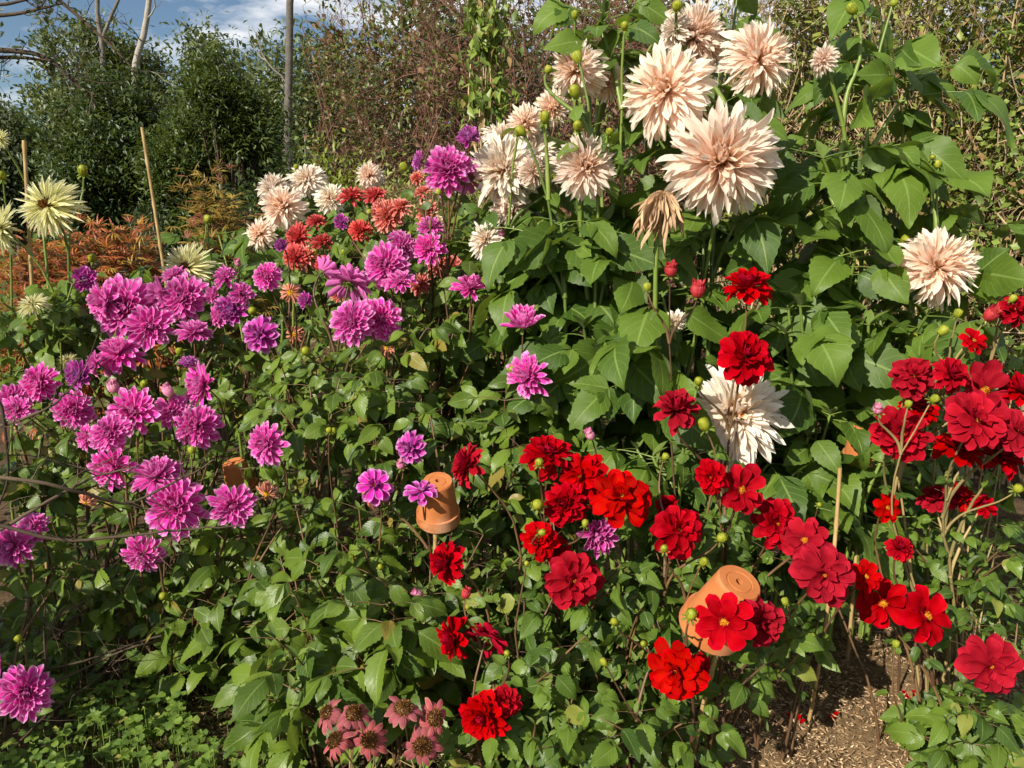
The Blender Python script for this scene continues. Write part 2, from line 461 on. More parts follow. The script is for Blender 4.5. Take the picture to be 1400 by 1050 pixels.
sheet('mulch_path', .36, 1.75, .7, 3.5, 60, 90, .034, .010, mulch_mat(), 2)

# ------------------------------------------------------------------ flower heads (unit radius, axis +Z)
def head_frames(az, pol, recep, rr):
    rad = np.stack([np.cos(az), np.sin(az), 0 * az], 1)
    ax = np.array([0, 0, 1.])
    f = np.sin(pol)[:, None] * rad + np.cos(pol)[:, None] * ax
    n = -np.cos(pol)[:, None] * rad + np.sin(pol)[:, None] * ax
    P = rad * (recep * rr)[:, None] + ax * (recep * .5 * (1 - rr ** 2))[:, None]
    return P, f, n

def dahlia(mat, n=70, prof='petal', pol=(12, 100), pexp=.7, L=(.28, .95), lexp=.75, w=.34, bend=(1.2, -.25), cup=(.9, .35),
           jit=8, twist=.15, ruff=.03, nv=8, nu=5, recep=.16, r0=0., wj=.12, wave=0., ljit=.07, sq=0.):
    i = np.arange(n); rr = r0 + (1 - r0) * ((i + .5) / n) ** .62
    az = i * 2.39996 + rng.normal(0, .10, n)
    p = np.radians(pol[0] + (pol[1] - pol[0]) * rr ** (1 / pexp) + rng.normal(0, jit, n))
    P, f, nn = head_frames(az, p, recep, rr)
    Ln = (L[0] + (L[1] - L[0]) * rr ** lexp) * (1 + rng.normal(0, ljit, n))
    Wn = w * (.45 + .55 * rr) * (1 + rng.normal(0, wj, n))
    bd = bend[0] + (bend[1] - bend[0]) * rr + rng.normal(0, .14, n)
    cu = cup[0] + (cup[1] - cup[0]) * rr
    mb = MB()
    blades(mb, P, f + rv(n, .04), nn, Ln, Wn, bd, 0, cu, rng.normal(0, twist, n), ruff, prof, nv, nu, 0, rr, wave=wave)
    return mb

def rings(mat_, spec, prof='round', nv=9, nu=7, jit=5, recep=.14, wave=0., ruff=.04, twist=.12):
    """open dahlia: rings of (count, polar, length, width, bend, cup)"""
    mb = MB()
    for k, (n, pol, L, w, bd, cu) in enumerate(spec):
        az = np.arange(n) * 2 * np.pi / n + k * .37 + rng.normal(0, .07, n)
        p = np.radians(pol + rng.normal(0, jit, n))
        rr = np.full(n, 1 - .25 * k / max(1, len(spec) - 1)) if k == 0 else np.full(n, 1 - .55 * k / len(spec))
        P, f, nn = head_frames(az, p, recep, np.full(n, 1 - .18 * k))
        P = P + np.array([0, 0, .03 * k])
        blades(mb, P, f + rv(n, .05), nn, L * (1 + rng.normal(0, .06, n)), w * (1 + rng.normal(0, .09, n)),
               bd + rng.normal(0, .15, n), 0, cu + rng.normal(0, .1, n), rng.normal(0, twist, n), ruff, prof, nv, nu, 0, rr, wave=wave)
    return mb

def disc_mesh(name, mat, r=.2, h=.12, n=70, spike=.07, z=.03):
    """dome of florets"""
    mb = MB()
    lathe(mb, [(r, z - .06), (r, z), (r * .85, z + h * .5), (r * .5, z + h * .85), (0.001, z + h)], 16)
    i = np.arange(n); rr = np.sqrt((i + .5) / n); az = i * 2.39996
    p = np.radians(10 + 55 * rr)
    rad = np.stack([np.cos(az), np.sin(az), 0 * az], 1)
    P = rad * (rr * r)[:, None] + np.array([0, 0, 1.]) * (z + h * (1 - rr ** 2) - .01)[:, None]
    f = np.sin(p)[:, None] * rad + np.cos(p)[:, None] * np.array([0, 0, 1.])
    blades(mb, P, f, -rad + rv(n, .3), spike * rng.uniform(.7, 1.3, n), spike * .5, .6, 0, 1.2, 0, 0, 'quill', 4, 3)
    return mb.mesh(name, mat)

def calyx_mesh():
    mb = MB()
    lathe(mb, [(.0001, -.16), (.07, -.15), (.13, -.08), (.15, -.02), (.10, .03)], 12)
    az = np.arange(8) * 2 * np.pi / 8
    P, f, nn = head_frames(az, np.radians(np.full(8, 100.) + rng.normal(0, 14, 8)), .13, np.ones(8))
    P[:, 2] = -.05
    blades(mb, P, f, nn, .30, .13, -.5, 0, .4, 0, .02, 'oval', 6, 3)
    az = az + .3
    P, f, nn = head_frames(az[:6], np.radians(np.full(6, 125.)), .10, np.ones(6))
    P[:, 2] = -.11
    blades(mb, P, f, nn, .24, .10, -.9, 0, .4, 0, .02, 'oval', 6, 3)
    return mb.mesh('calyx', M['sepal'])

def flower_meshes():
    H = {}
    pur = []
    for k in range(8):
        pur.append(dahlia(0, n=[88, 96, 72, 92, 84, 66, 100, 78][k], prof='blunt', pol=(10, [98, 106, 92, 100, 112, 88, 118, 96][k]), L=(.30, .98), w=.31,
                          bend=(1.0, -.25), cup=(1.1, .55), jit=9, ruff=.04, twist=.2).mesh('petals', M['purple']))
    H['purple'] = pur
    H['purplehalf'] = [dahlia(0, n=[58, 66, 50][k], prof='blunt', pol=(8, [62, 76, 70][k]), L=(.42, 1.05), w=.33, bend=(1.2, .2), cup=(1.2, .8), jit=10, ruff=.05, twist=.25).mesh('petals', M['purple']) for k in range(3)]
    H['pompon'] = [dahlia(0, n=64, prof='petal', pol=(8, 88), L=(.40, .95), w=.38, bend=(1.3, .25), cup=(1.2, .9), jit=7).mesh('petals', M['violet']) for k in range(2)]
    H['violet'] = [rings(0, [(10, 92, .96, .46, -.2, .7), (9, 78, .86, .42, -.1, .8), (8, 58, .66, .36, .3, 1.0), (6, 30, .42, .28, .9, 1.2)], 'petal').mesh('petals', M['violet']),
                   rings(0, [(8, 96, .96, .5, -.3, .6), (8, 80, .84, .44, -.1, .8), (5, 40, .50, .3, .6, 1.1)], 'petal').mesh('petals', M['violet'])]
    red = []
    for k in range(4):
        a = [0, 4, -4, 6][k]
        red.append(rings(0, [(10, 97 + a, .97, .52, -.35, .35), (9, 84 + a, .90, .50, -.15, .4), (8, 68 + a, .74, .44, .05, .5), (6, 48, .50, .34, .35, .7)], 'round', wave=.045, ruff=.09, jit=11, twist=.25).mesh('petals', M['red']))
    H['red'] = red                                                    # semi-double, heart showing
    H['redopen'] = [rings(0, [(8, 88, .98, .62, -.3, .3), (6, 72, .82, .55, .0, .45)], 'round', wave=.045, ruff=.09, jit=12, twist=.25).mesh('petals', M['red']),
                    rings(0, [(8, 80, .98, .60, -.1, .4), (3, 60, .76, .5, .2, .5)], 'round', wave=.045, ruff=.09, jit=13, twist=.25).mesh('petals', M['red'])]
    H['reddouble'] = [dahlia(0, n=58, prof='round', pol=(12, 112), L=(.32, .98), w=.46, bend=(.9, -.35), cup=(1.0, .35), jit=9, ruff=.05, wave=.02).mesh('petals', M['red']) for k in range(3)]
    peach = []
    for k in range(4):
        peach.append(dahlia(0, n=[205, 225, 190, 212][k], prof='point', pol=(8, [104, 110, 98, 114][k]), pexp=1.0, L=(.48, .98), lexp=.5, w=.20, bend=(.9, -1.0), recep=.25,
                            cup=(1.0, .35), jit=14, twist=.8, ruff=.10, nv=10, nu=5, wave=.05, ljit=.10, wj=.25).mesh('petals', M['peach']))
    H['peach'] = peach
    H['pale'] = [dahlia(0, n=215, prof='point', pol=(8, 106), pexp=1.0, L=(.48, .98), lexp=.5, w=.21, recep=.25, bend=(.9, -.95), cup=(1.0, .4), jit=14, twist=.5, ruff=.10,
                        nv=10, nu=5, wave=.06, ljit=.12).mesh('petals', M['pale']) for k in range(2)]
    H['coral'] = [dahlia(0, n=110, prof='blunt', pol=(10, 114), L=(.3, .97), w=.22, bend=(1.0, -.2), cup=(1.2, .8), jit=9).mesh('petals', M['coral']) for k in range(2)]
    H['scarlet'] = [dahlia(0, n=95, prof='blunt', pol=(10, 108), L=(.3, .97), w=.24, bend=(1.0, -.2), cup=(1.2, .7), jit=9).mesh('petals', M['scarlet']) for k in range(2)]
    H['cream'] = [dahlia(0, n=118, prof='quill', pol=(35, 118), pexp=.9, L=(.35, 1.0), w=.11, bend=(.7, -.15), cup=(1.5, 1.5), jit=9, twist=.2, ruff=0,
                         nv=8, nu=5, r0=.25).mesh('petals', M['cream']) for k in range(2)]
    sp = []
    for k in range(2):                                                 # withered, petals hanging back over the stalk
        sp.append(dahlia(0, n=170, prof='point', pol=(128, 178), pexp=1.0, L=(.5, 1.7), w=.20, bend=(-.5, .12), cup=(1.3, 1.3), jit=13, twist=1.3, ruff=.2, wave=.09, recep=.42, ljit=.2).mesh('petals', M['spent']))
    H['spent'] = sp
    H['spentpink'] = [dahlia(0, n=60, prof='petal', pol=(70, 150), pexp=1.0, L=(.5, 1.0), w=.26, bend=(-.5, -.6), cup=(1.2, 1.2), jit=14, twist=.9, ruff=.1, wave=.05).mesh('petals', M['spentpink']) for k in range(2)]
    n = 15
    co = []
    for k in range(3):
        mb = MB()
        az = np.arange(n) * 2 * np.pi / n + rng.normal(0, .08, n)
        P, f, nn = head_frames(az, np.radians(100 + rng.normal(0, 11, n)), .30, np.ones(n)); P[:, 2] = -.02
        blades(mb, P, f, nn, .74 * rng.uniform(.75, 1.15, n), .30, -1.05 + rng.normal(0, .3, n), 0, -.35, rng.normal(0, .3, n), .05, 'oval', 8, 5, ring=.9, wave=.03)
        co.append(mb.mesh('petals', M['cone']))
    H['cone'] = co
    return H
HEAD = flower_meshes()
CALYX = calyx_mesh()
DISC = {'yellow': disc_mesh('disc', M['golddisc'], .125, .09, 50, .09),
        'bigyellow': disc_mesh('disc', M['yellowdisc'], .22, .14, 80, .10),
        'dark': disc_mesh('disc', M['reddisc'], .13, .10, 50, .14),
        'brown': disc_mesh('disc', M['brownheart'], .15, .14, 60, .16),
        'apricot': disc_mesh('disc', M['apricot'], .16, .22, 60, .22),
        'cone': disc_mesh('cone', M['conedisc'], .33, .30, 150, .15, -.04)}
# which heart each kind shows
HEART = {'peach': 'apricot', 'pale': 'apricot', 'red': 'yellow', 'redopen': 'yellow', 'cream': 'brown', 'spentpink': 'bigyellow', 'cone': 'cone', 'violet': 'dark'}

def bud_mesh(kind):
    mb = MB()
    lathe(mb, [(.001, -.95), (.45, -.85), (.85, -.45), (1, 0), (.88, .45), (.5, .82), (.001, .95)], 14)
    n = 16; az = np.arange(n) * 2.39996
    rad = np.stack([np.cos(az), np.sin(az), 0 * az], 1)
    blades(mb, rad * .55 + np.array([0, 0, -.85]), rad * .75 + np.array([0, 0, .7]), -rad, 1.75, .75, 1.25, 0, .5, 0, 0, 'oval', 7, 5)
    skin = {'g': M['bud'], 'r': M['budred'], 'p': M['budpink']}[kind]
    k = 7; az = np.arange(k) * 2 * np.pi / k
    rad = np.stack([np.cos(az), np.sin(az), 0 * az], 1)
    blades(mb, rad * .35 + np.array([0, 0, -.9]), rad + np.array([0, 0, -.05]), np.array([0, 0, 1.]), 1.25, .5, rng.uniform(-.8, .9, k), 0, .3, 0, 0, 'oval', 6, 3, m=1)
    if kind != 'g':
        k = 18; az = np.arange(k) * 2.39996
        rad = np.stack([np.cos(az), np.sin(az), 0 * az], 1)
        blades(mb, rad * .5 + np.array([0, 0, -.2]), rad * .55 + np.array([0, 0, 1.]), -rad, rng.uniform(1.1, 1.9, k), .6, .45, 0, .9, 0, .05, 'petal', 6, 3)
    return mb.mesh('bud', [skin, M['sepal']])
BUD = {k: bud_mesh(k) for k in 'grp'}

AX = {  # which way a bloom looks: x right, y away, z up
    'f': (-.05, -1, .28), 'u': (0, -.42, .95), 'fu': (0, -.8, .65), 'l': (-.85, -.45, .25), 'r': (.8, -.55, .2), 'b': (.3, .75, .5),
    'd': (0, -.75, -.45), 'ul': (-.5, -.45, .8), 'ur': (.5, -.45, .8), 'h': (0, -.25, -.95), 'fl': (-.45, -.85, .25), 'fr': (.45, -.85, .25), 'e': (-.95, -.12, .45),
    'bl': (.2, .6, .8)}

# ------------------------------------------------------------------ dahlia plants
class LeafBag:
    def __init__(s): s.P, s.F, s.N, s.L, s.W, s.B, s.T = [], [], [], [], [], [], []
    def add(s, p, f, n, L, w, b, t=0.):
        s.P.append(p); s.F.append(f); s.N.append(n); s.L.append(L); s.W.append(w); s.B.append(b); s.T.append(t)

UPV = np.array([-.22, -.58, .85])
UPSET = [UPV, .34]
def compound(bag, stems, o, d, size, n=3, wr=.55, droop=.5):
    """one dahlia leaf: stalk with 1, 3 or 5 toothed leaflets"""
    d = unit(d); nn = UPSET[0] + rv(None, UPSET[1])
    nn = unit(nn - nn.dot(d) * d)
    s = np.cross(d, nn)
    ln = size * (1.0 if n > 1 else .35)
    mid = o + d * ln * .5 + np.array([0, 0, .04 * ln]); e = o + d * ln * .95 + np.array([0, 0, -.10 * ln])
    tube(stems, bez(o, mid, e, 4), [size * .018, size * .012, size * .010, size * .008], 4, cap=False)
    td = unit(d + np.array([0, 0, -.30 - .6 * random.random()]))
    bag.add(e, td, nn + rv(None, .12), size * random.uniform(.9, 1.15), size * wr * random.uniform(.9, 1.1), -droop * random.uniform(.3, 1.5), random.gauss(0, .2))
    if n >= 3:
        for k in range((n - 1) // 2):
            q = mid + (e - mid) * (.75 - .9 * k)
            for sg in (-1, 1):
                dd = unit(d * .62 + s * sg * random.uniform(.55, .95) + np.array([0, 0, -.15 - .45 * random.random()]))
                bag.add(q, dd, nn + rv(None, .2), size * random.uniform(.55, .8) * (1 - .15 * k), size * wr * random.uniform(.6, .8) * (1 - .1 * k), -droop * random.uniform(.2, 1.4), random.gauss(0, .25))

def nodes_on(bag, stems, pts, fr, size, n=3, wr=.55, droop=.5, skip=.1):
    """opposite leaf pairs along a stem at the given fractions"""
    k = len(pts) - 1
    turn = random.uniform(0, 3.14)
    for q in fr:
        x = q * k; i = min(int(x), k - 1); p = pts[i] + (pts[i + 1] - pts[i]) * (x - i)
        t = unit(pts[i + 1] - pts[i])
        turn += 1.57 + random.uniform(-.3, .3)
        for sg in (0, math.pi):
            if random.random() < skip: continue
            a = turn + sg
            d = np.array([math.cos(a), math.sin(a), random.uniform(-.1, .30)]) + t * .2
            compound(bag, stems, p, d, size * random.uniform(.75, 1.2), n if random.random() > .3 else max(1, n - 2), wr, droop)

HEAD_COUNT = [0]
def place_head(plant, base, kind, px, py, dpx, face, Y, stem_mat, r=.003, origin=None, droop=0.0, var=None):
    p = at(px, py, Y)
    rad = msize(px, py, Y, dpx) / 2 * {'purple': .94, 'purplehalf': .9, 'red': .86, 'reddouble': .88, 'redopen': .86, 'peach': .92, 'pale': .94}.get(kind, 1.0)
    if kind == 'purple' and random.random() < .2 and dpx < 64: kind = 'purplehalf'
    ax = unit(np.array(AX[face]) + rv(None, .10)) if isinstance(face, str) else unit(face)
    vs = HEAD[kind]; me = vs[HEAD_COUNT[0] % len(vs)] if var is None else vs[var]
    HEAD_COUNT[0] += 1
    nm = 'flower_head' if not kind.startswith('spent') else 'withered_flower_head'
    h = link(nm, me, plant)
    q = Vector(ax).to_track_quat('Z', 'Y') @ Quaternion((0, 0, 1), random.uniform(0, 6.28))
    h.location = Vector(p - base); h.rotation_mode = 'QUATERNION'; h.rotation_quaternion = q
    s = rad / 0.98
    h.scale = (s * random.uniform(.88, 1.08), s * random.uniform(.88, 1.08), s * random.uniform(.8, 1.15))
    if kind in HEART: link('flower_centre' if kind != 'cone' else 'cone', DISC[HEART[kind] if kind != 'violet' or px > 600 or px in (563, 576) else 'yellow'], h)
    if kind != 'cone': link('calyx', CALYX, h)
    return p, ax, rad

def stem_to(p, ax, rad, root, r, droopy=0.):
    """a stalk from the root to the back of the bloom"""
    e = p - ax * rad * .12
    h = max(.1, e[2] - root[2])
    c1 = root + np.array([0, 0, h * .55]) + (e - root) * np.array([.15, .15, 0])
    back = ax * np.array([1, 1, .6]); back = unit(back + np.array([0, 0, .35]))
    c2 = e - back * min(.30, h * .35) - np.array([0, 0, h * .12])
    pts = bez3(root, c1, c2, e, 14)
    wob = np.cumsum(rng.normal(0, .0045 * min(1, h), (14, 3)), axis=0); wob -= np.linspace(0, 1, 14)[:, None] * wob[-1]
    pts = pts + wob * np.array([1, 1, .2])
    return pts

def st2_add(mb, v, f, d):
    mb.v.append(v); mb.f.append(f - f.min() + mb.n); mb.d.append(d); mb.m.append(np.full(len(f), 2)); mb.n += len(v)

def branch_from(stems, p, base, spread, below):
    """a point on the nearest earlier stalk to branch from, or None"""
    best = None
    for pts in stems:
        for i in range(5, 12):
            q = pts[i]
            dz = p[2] - q[2]; dh = np.linalg.norm((p - q)[:2])
            if dz < .06 or dh > dz * .75 + .03: continue
            c = dh + abs(dz - below)
            if best is None or c < best[0]: best = (c, q)
    return None if best is None or best[0] > .24 else best[1]

BLOOMS, LATER = [], []
def keep_clear(bag):
    """leaves do not grow across the face of an open bloom"""
    if not BLOOMS: return
    P = np.array(bag.P); F = unit(np.array(bag.F)); L = np.array(bag.L)
    B = np.array([b[0] for b in BLOOMS]); rad = np.array([b[1] for b in BLOOMS])
    cam_p = np.array([0, 0, CAM_Z]); bd = np.linalg.norm(B - cam_p, axis=1); bu = (B - cam_p) / bd[:, None]
    bad = np.zeros(len(P), bool)
    for q in (.25, .55, .9):
        X = P + F * (L * q)[:, None] - cam_p
        along = X @ bu.T
        perp = np.linalg.norm(X[:, None, :] - along[..., None] * bu[None], axis=2)
        bad |= ((along < bd[None] + rad[None] * .2) & (along > bd[None] - .5) & (perp < rad[None] * .80)).any(1)
    keep = ~bad | (rng.random(len(P)) < .04)
    for k in 'PFNLWBT':
        a = getattr(bag, k); setattr(bag, k, [a[i] for i in range(len(a)) if keep[i]])

def plant(name, label, cat, group, root_px, Yroot, Yfun, flowers, buds=(), leaves=(), stem='stem_red', leaf='leaf_mid', lsize=.09, ln=3, wr=.55,
          stem_r=.0030, spread=.10, lit_pairs=(.45, .62), droop=.75, nv=19, serr=.055, stem_leaf=.7, sides=6, up=(-.22, -.58, .85), uj=.34):
    UPSET[0], UPSET[1] = np.array(up), uj
    g = at(root_px, 700, Yroot); base = np.array([g[0], Yroot, 0.0])
    root = thing(name, label, cat, base, group)
    bag = LeafBag(); fol = MB(); st2 = MB(); young = LeafBag(); stalks = []; mine = []
    for fl in flowers:
        kind, px, py, d, face = fl[:5]
        Y = fl[5] if len(fl) > 5 and fl[5] else Yfun(px, py)
        p, ax, rad = place_head(root, base, kind, px, py, d, face, Y, stem)
        mine.append((p, rad))
        ro = base + np.array([random.gauss(0, spread), random.gauss(0, spread), 0])
        ro = ro + (p - ro) * np.array([.45, .35, 0])
        q_ = branch_from(stalks, p, base, spread, .32) if random.random() < .55 else None
        if q_ is not None: ro = q_
        pts = stem_to(p, ax, rad, ro, stem_r)
        if q_ is None: stalks.append(pts)
        rr = stem_r * np.linspace(1.7, .85, len(pts)) * random.uniform(.85, 1.15)
        sb = MB(); tube(sb, pts - base, rr, sides)
        sb.build('stem', M[stem], root)
        if stem_leaf: nodes_on(bag, st2, pts, [random.uniform(.3, .45), random.uniform(.5, .72)], lsize * stem_leaf, ln, wr, droop)
        # a small leaf pair and a side bud under some blooms
        if random.random() < .5:
            q = pts[10]; nodes_on(bag, st2, pts, [random.uniform(.74, .84)], lsize * .45, 1, wr, droop, .2)
    for bd in buds:
        kind, px, py, d = bd[:4]
        Y = bd[4] if len(bd) > 4 else Yfun(px, py)
        p = at(px, py, Y); rad = msize(px, py, Y, d) / 2
        ax = unit(np.array([random.gauss(0, .4), -.35 + random.gauss(0, .4), .8]))
        b = link('bud', BUD[kind], root)
        b.location = Vector(p - base); b.rotation_mode = 'QUATERNION'
        b.rotation_quaternion = Vector(ax).to_track_quat('Z', 'Y') @ Quaternion((0, 0, 1), random.uniform(0, 6))
        b.scale = (rad * .72, rad * .72, rad * random.uniform(.72, .95))
        ro = base + np.array([random.gauss(0, spread), random.gauss(0, spread), 0]); ro = ro + (p - ro) * np.array([.6, .5, 0])
        q_ = branch_from(stalks, p, base, spread, .16)
        if q_ is not None: ro = q_
        pts = stem_to(p, ax, rad * 4, ro, stem_r)
        if q_ is None: stalks.append(pts)
        pts[-1] = p - ax * rad * .8
        sb = MB(); tube(sb, pts - base, stem_r * np.linspace(1.4, .6, len(pts)), sides)
        sb.build('stem', M[stem], root)
        if stem_leaf: nodes_on(bag, st2, pts, [random.uniform(.55, .8)], lsize * .5, 1, wr, droop)
    for lf in leaves:
        px, py, rx, ry, n, dY, sz = lf[:7]
        cnt = lf[7] if len(lf) > 7 else ln
        for _ in range(n):
            a = random.uniform(0, 6.283); q = math.sqrt(random.random())
            x, y = px + rx * q * math.cos(a), py + ry * q * math.sin(a)
            Y = Yfun(x, y) + dY + random.uniform(-.04, .30)
            tip = at(x, y, Y)
            if tip[2] < .06: tip[2] = random.uniform(.06, .16)
            ro = base + np.array([random.gauss(0, spread), random.gauss(0, spread), 0]); ro = ro + (tip - ro) * np.array([.6, .55, 0])
            c = ro + np.array([0, 0, (tip[2]) * .6]) + (tip - ro) * np.array([.1, .1, 0])
            q_ = branch_from(stalks, tip, base, spread, .22)
            if q_ is not None: ro = q_; c = (ro + tip) / 2 + np.array([0, 0, .02])
            pts = bez(ro, c, tip, 9)
            tube(st2, pts, stem_r * np.linspace(1.5, .7, 9), 5, cap=False)
            nodes_on(bag, st2, pts, [1.0, random.uniform(.74, .86), random.uniform(.5, .65)], sz, cnt, wr, droop)
            # young leaves at the growing tip
            for k in range(3):
                aa = random.uniform(0, 6.28)
                young.add(tip, np.array([math.cos(aa), math.sin(aa), 1.1]), np.array([-math.cos(aa), -math.sin(aa), .6]), sz * random.uniform(.3, .5), sz * .16, -.3)
    BLOOMS.extend(mine)
    LATER.append(lambda: leaf_out(root, base, bag, young, fol, st2, leaf, stem, wr, nv, serr))
    return root

def leaf_out(root, base, bag, young, fol, st2, leaf, stem, wr, nv, serr):
    if bag.P:
        keep_clear(bag)
        P = np.array(bag.P) - base
        blades(fol, P, np.array(bag.F), np.array(bag.N), np.array(bag.L), np.array(bag.W), np.array(bag.B), .22 + rng.normal(0, .14, len(P)), -.12, np.array(bag.T), .05, 'leaf' if wr < .58 else 'broad', nv, 5, serr, wave=.03)
    if young.P:
        P = np.array(young.P) - base
        blades(fol, P, np.array(young.F), np.array(young.N), np.array(young.L), np.array(young.W), np.array(young.B), .4, 0, 0, .02, 'leaf', 7, 3, m=1)
    for v, f, d in zip(st2.v, st2.f, st2.d): st2_add(fol, v - base, f, d)
    if fol.v: fol.build('foliage', [M[leaf], M['leaf_young'], M[stem]], root)

def ymap(*pts):
    py = [a for a, b in pts]; yy = [b for a, b in pts]
    return lambda px, y: float(np.interp(y, py, yy)) + random.uniform(-.04, .04)

PG = 'purple dahlia plants'
plant('dahlia_plant', 'low purple dahlia at the left edge leaning over the ground cover', 'dahlia', PG, -40, 2.0,
      ymap((700, 2.1), (950, 1.75)),
      [('purple', 35, 946, 76, 'fr'), ('purple', 2, 906, 40, 'l'), ('purple', 20, 745, 62, 'f'), ('purple', 45, 722, 50, 'fu')],
      [('g', 25, 873, 14)], [(30, 790, 70, 60, 8, .1, .07), (110, 800, 80, 50, 7, .15, .08)], lsize=.07)
plant('dahlia_plant', 'purple dahlia at front left with large magenta blooms beside a half hidden clay pot', 'dahlia', PG, 215, 2.25,
      ymap((560, 2.2), (690, 2.05), (900, 2.0)),
      [('purple', 240, 692, 92, 'fu'), ('purple', 318, 690, 62, 'fr'), ('purple', 195, 758, 60, 'd'), ('purple', 155, 638, 68, 'f'), ('purple', 215, 652, 70, 'u'),
       ('spentpink', 118, 686, 30, 'd'), ('spentpink', 365, 674, 40, 'd'), ('purple', 150, 592, 56, 'f'), ('purple', 365, 607, 60, 'fl')],
      [('g', 224, 815, 16), ('g', 262, 615, 15)],
      [(240, 780, 110, 70, 15, .1, .085), (340, 800, 80, 90, 12, .08, .09), (300, 880, 110, 50, 10, .1, .10), (160, 770, 60, 60, 6, .15, .085), (390, 690, 90, 80, 12, .12, .075), (400, 820, 90, 80, 10, .1, .09)])
plant('dahlia_plant', 'purple dahlia behind the front left one with a wide spray of magenta blooms', 'dahlia', PG, 150, 2.5,
      ymap((480, 2.5), (620, 2.25)),
      [('purple', 183, 562, 70, 'f'), ('purple', 270, 582, 68, 'f'), ('purple', 235, 562, 48, 'fr'), ('purple', 278, 527, 58, 'fl'), ('purple', 100, 560, 54, 'fr'), ('pompon', 110, 512, 42, 'f'),
       ('purple', 55, 524, 54, 'f'), ('purple', 18, 545, 52, 'fr'), ('purple', 25, 560, 40, 'f'), ('pompon', 258, 497, 28, 'u'), ('purple', 120, 598, 36, 'fl')],
      [('g', 197, 525, 14), ('p', 230, 535, 20), ('p', 155, 530, 22)],
      [(100, 620, 110, 60, 14, .1, .075), (60, 680, 80, 50, 8, .1, .075), (250, 640, 100, 60, 10, .15, .07), (60, 600, 70, 40, 6, .2, .07)])
plant('dahlia_plant', 'purple dahlia at upper left crowded with pink blooms in front of the orange maple', 'dahlia', PG, 220, 2.9,
      ymap((370, 2.85), (500, 2.6)),
      [('pompon', 115, 382, 36, 'fr'), ('purple', 172, 420, 84, 'f'), ('purple', 145, 412, 58, 'fl'), ('purple', 250, 408, 70, 'f'), ('purple', 222, 402, 46, 'l'), ('purple', 205, 446, 62, 'fr'), ('purple', 162, 485, 64, 'u'),
       ('purple', 132, 497, 34, 'l'), ('purple', 265, 455, 52, 'u'), ('pompon', 318, 424, 46, 'f'), ('purple', 308, 380, 38, 'u'), ('purple', 293, 404, 32, 'l'), ('violet', 357, 458, 54, 'fl'), ('purple', 330, 402, 36, 'fr'),
       ('spentpink', 402, 457, 34, 'f'), ('purple', 240, 378, 40, 'u'), ('purple', 300, 432, 34, 'fl')],
      [('g', 125, 352, 14), ('g', 245, 480, 14), ('p', 325, 360, 12), ('g', 345, 425, 16)],
      [(180, 470, 140, 50, 10, .15, .07), (320, 500, 90, 50, 12, .1, .07), (90, 470, 70, 50, 9, .2, .08), (360, 540, 90, 50, 12, .0, .07), (200, 520, 120, 40, 8, .1, .07)])
plant('dahlia_plant', 'purple dahlia in the middle with two overlapping pale edged blooms', 'dahlia', PG, 480, 2.65,
      ymap((300, 2.75), (440, 2.4), (650, 2.2)),
      [('purple', 365, 378, 42, 'f'), ('spentpink', 397, 400, 38, 'f'), ('pompon', 418, 411, 24, 'f'), ('purple', 478, 388, 70, 'bl'), ('purple', 440, 372, 44, 'b'), ('purple', 527, 362, 66, 'f'), ('purple', 547, 386, 44, 'u'),
       ('purple', 482, 440, 66, 'f', 2.36), ('purple', 520, 436, 62, 'fr', 2.44), ('purple', 586, 340, 48, 'f'), ('purple', 550, 338, 44, 'fr'), ('purple', 588, 311, 42, 'u'), ('pompon', 467, 304, 24, 'f'), ('pompon', 385, 335, 20, 'f'), ('purple', 545, 325, 30, 'u'), ('spentpink', 528, 478, 30, 'u')],
      [('g', 418, 480, 18), ('g', 455, 590, 16), ('p', 548, 640, 18)],
      [(420, 560, 110, 60, 18, .0, .075), (520, 560, 80, 80, 18, -.02, .08), (590, 470, 80, 60, 10, .05, .08), (480, 520, 110, 50, 14, .08, .07), (560, 630, 70, 50, 8, .1, .08), (600, 400, 50, 40, 6, .1, .09)])
plant('dahlia_plant', 'tall purple dahlia whose large twin blooms stand beside the blush dahlias', 'dahlia', PG, 620, 2.65,
      ymap((180, 2.6), (420, 2.45)),
      [('purple', 612, 232, 78, 'f'), ('purple', 638, 242, 66, 'bl', 2.68), ('pompon', 641, 190, 36, 'fu'), ('pompon', 574, 220, 28, 'l'), ('purple', 642, 395, 54, 'u')],
      [('g', 552, 228, 16), ('p', 685, 320, 15), ('g', 600, 262, 12)],
      [(640, 470, 60, 70, 10, .08, .09), (660, 350, 40, 60, 5, .1, .08), (610, 300, 50, 60, 6, .15, .08), (630, 560, 70, 50, 10, .05, .08)])
plant('dahlia_plant', 'purple dahlia between clay pot and large blush dahlia with four scattered blooms', 'dahlia', PG, 640, 2.2,
      ymap((440, 2.25), (740, 1.95)),
      [('purple', 715, 447, 58, 'u'), ('purple', 723, 514, 66, 'fl'), ('violet', 563, 612, 46, 'fl'), ('violet', 576, 672, 46, 'u', 1.92), ('spentpink', 508, 672, 52, 'fl'), ('violet', 512, 664, 54, 'fu'), ('purple', 815, 731, 62, 'f', 1.86)],
      [('p', 548, 636, 16), ('g', 700, 505, 14), ('g', 450, 588, 12)],
      [(690, 560, 70, 60, 12, .05, .085), (660, 660, 60, 60, 9, .15, .08), (600, 600, 60, 40, 6, .15, .075), (700, 690, 60, 50, 8, .15, .075)])
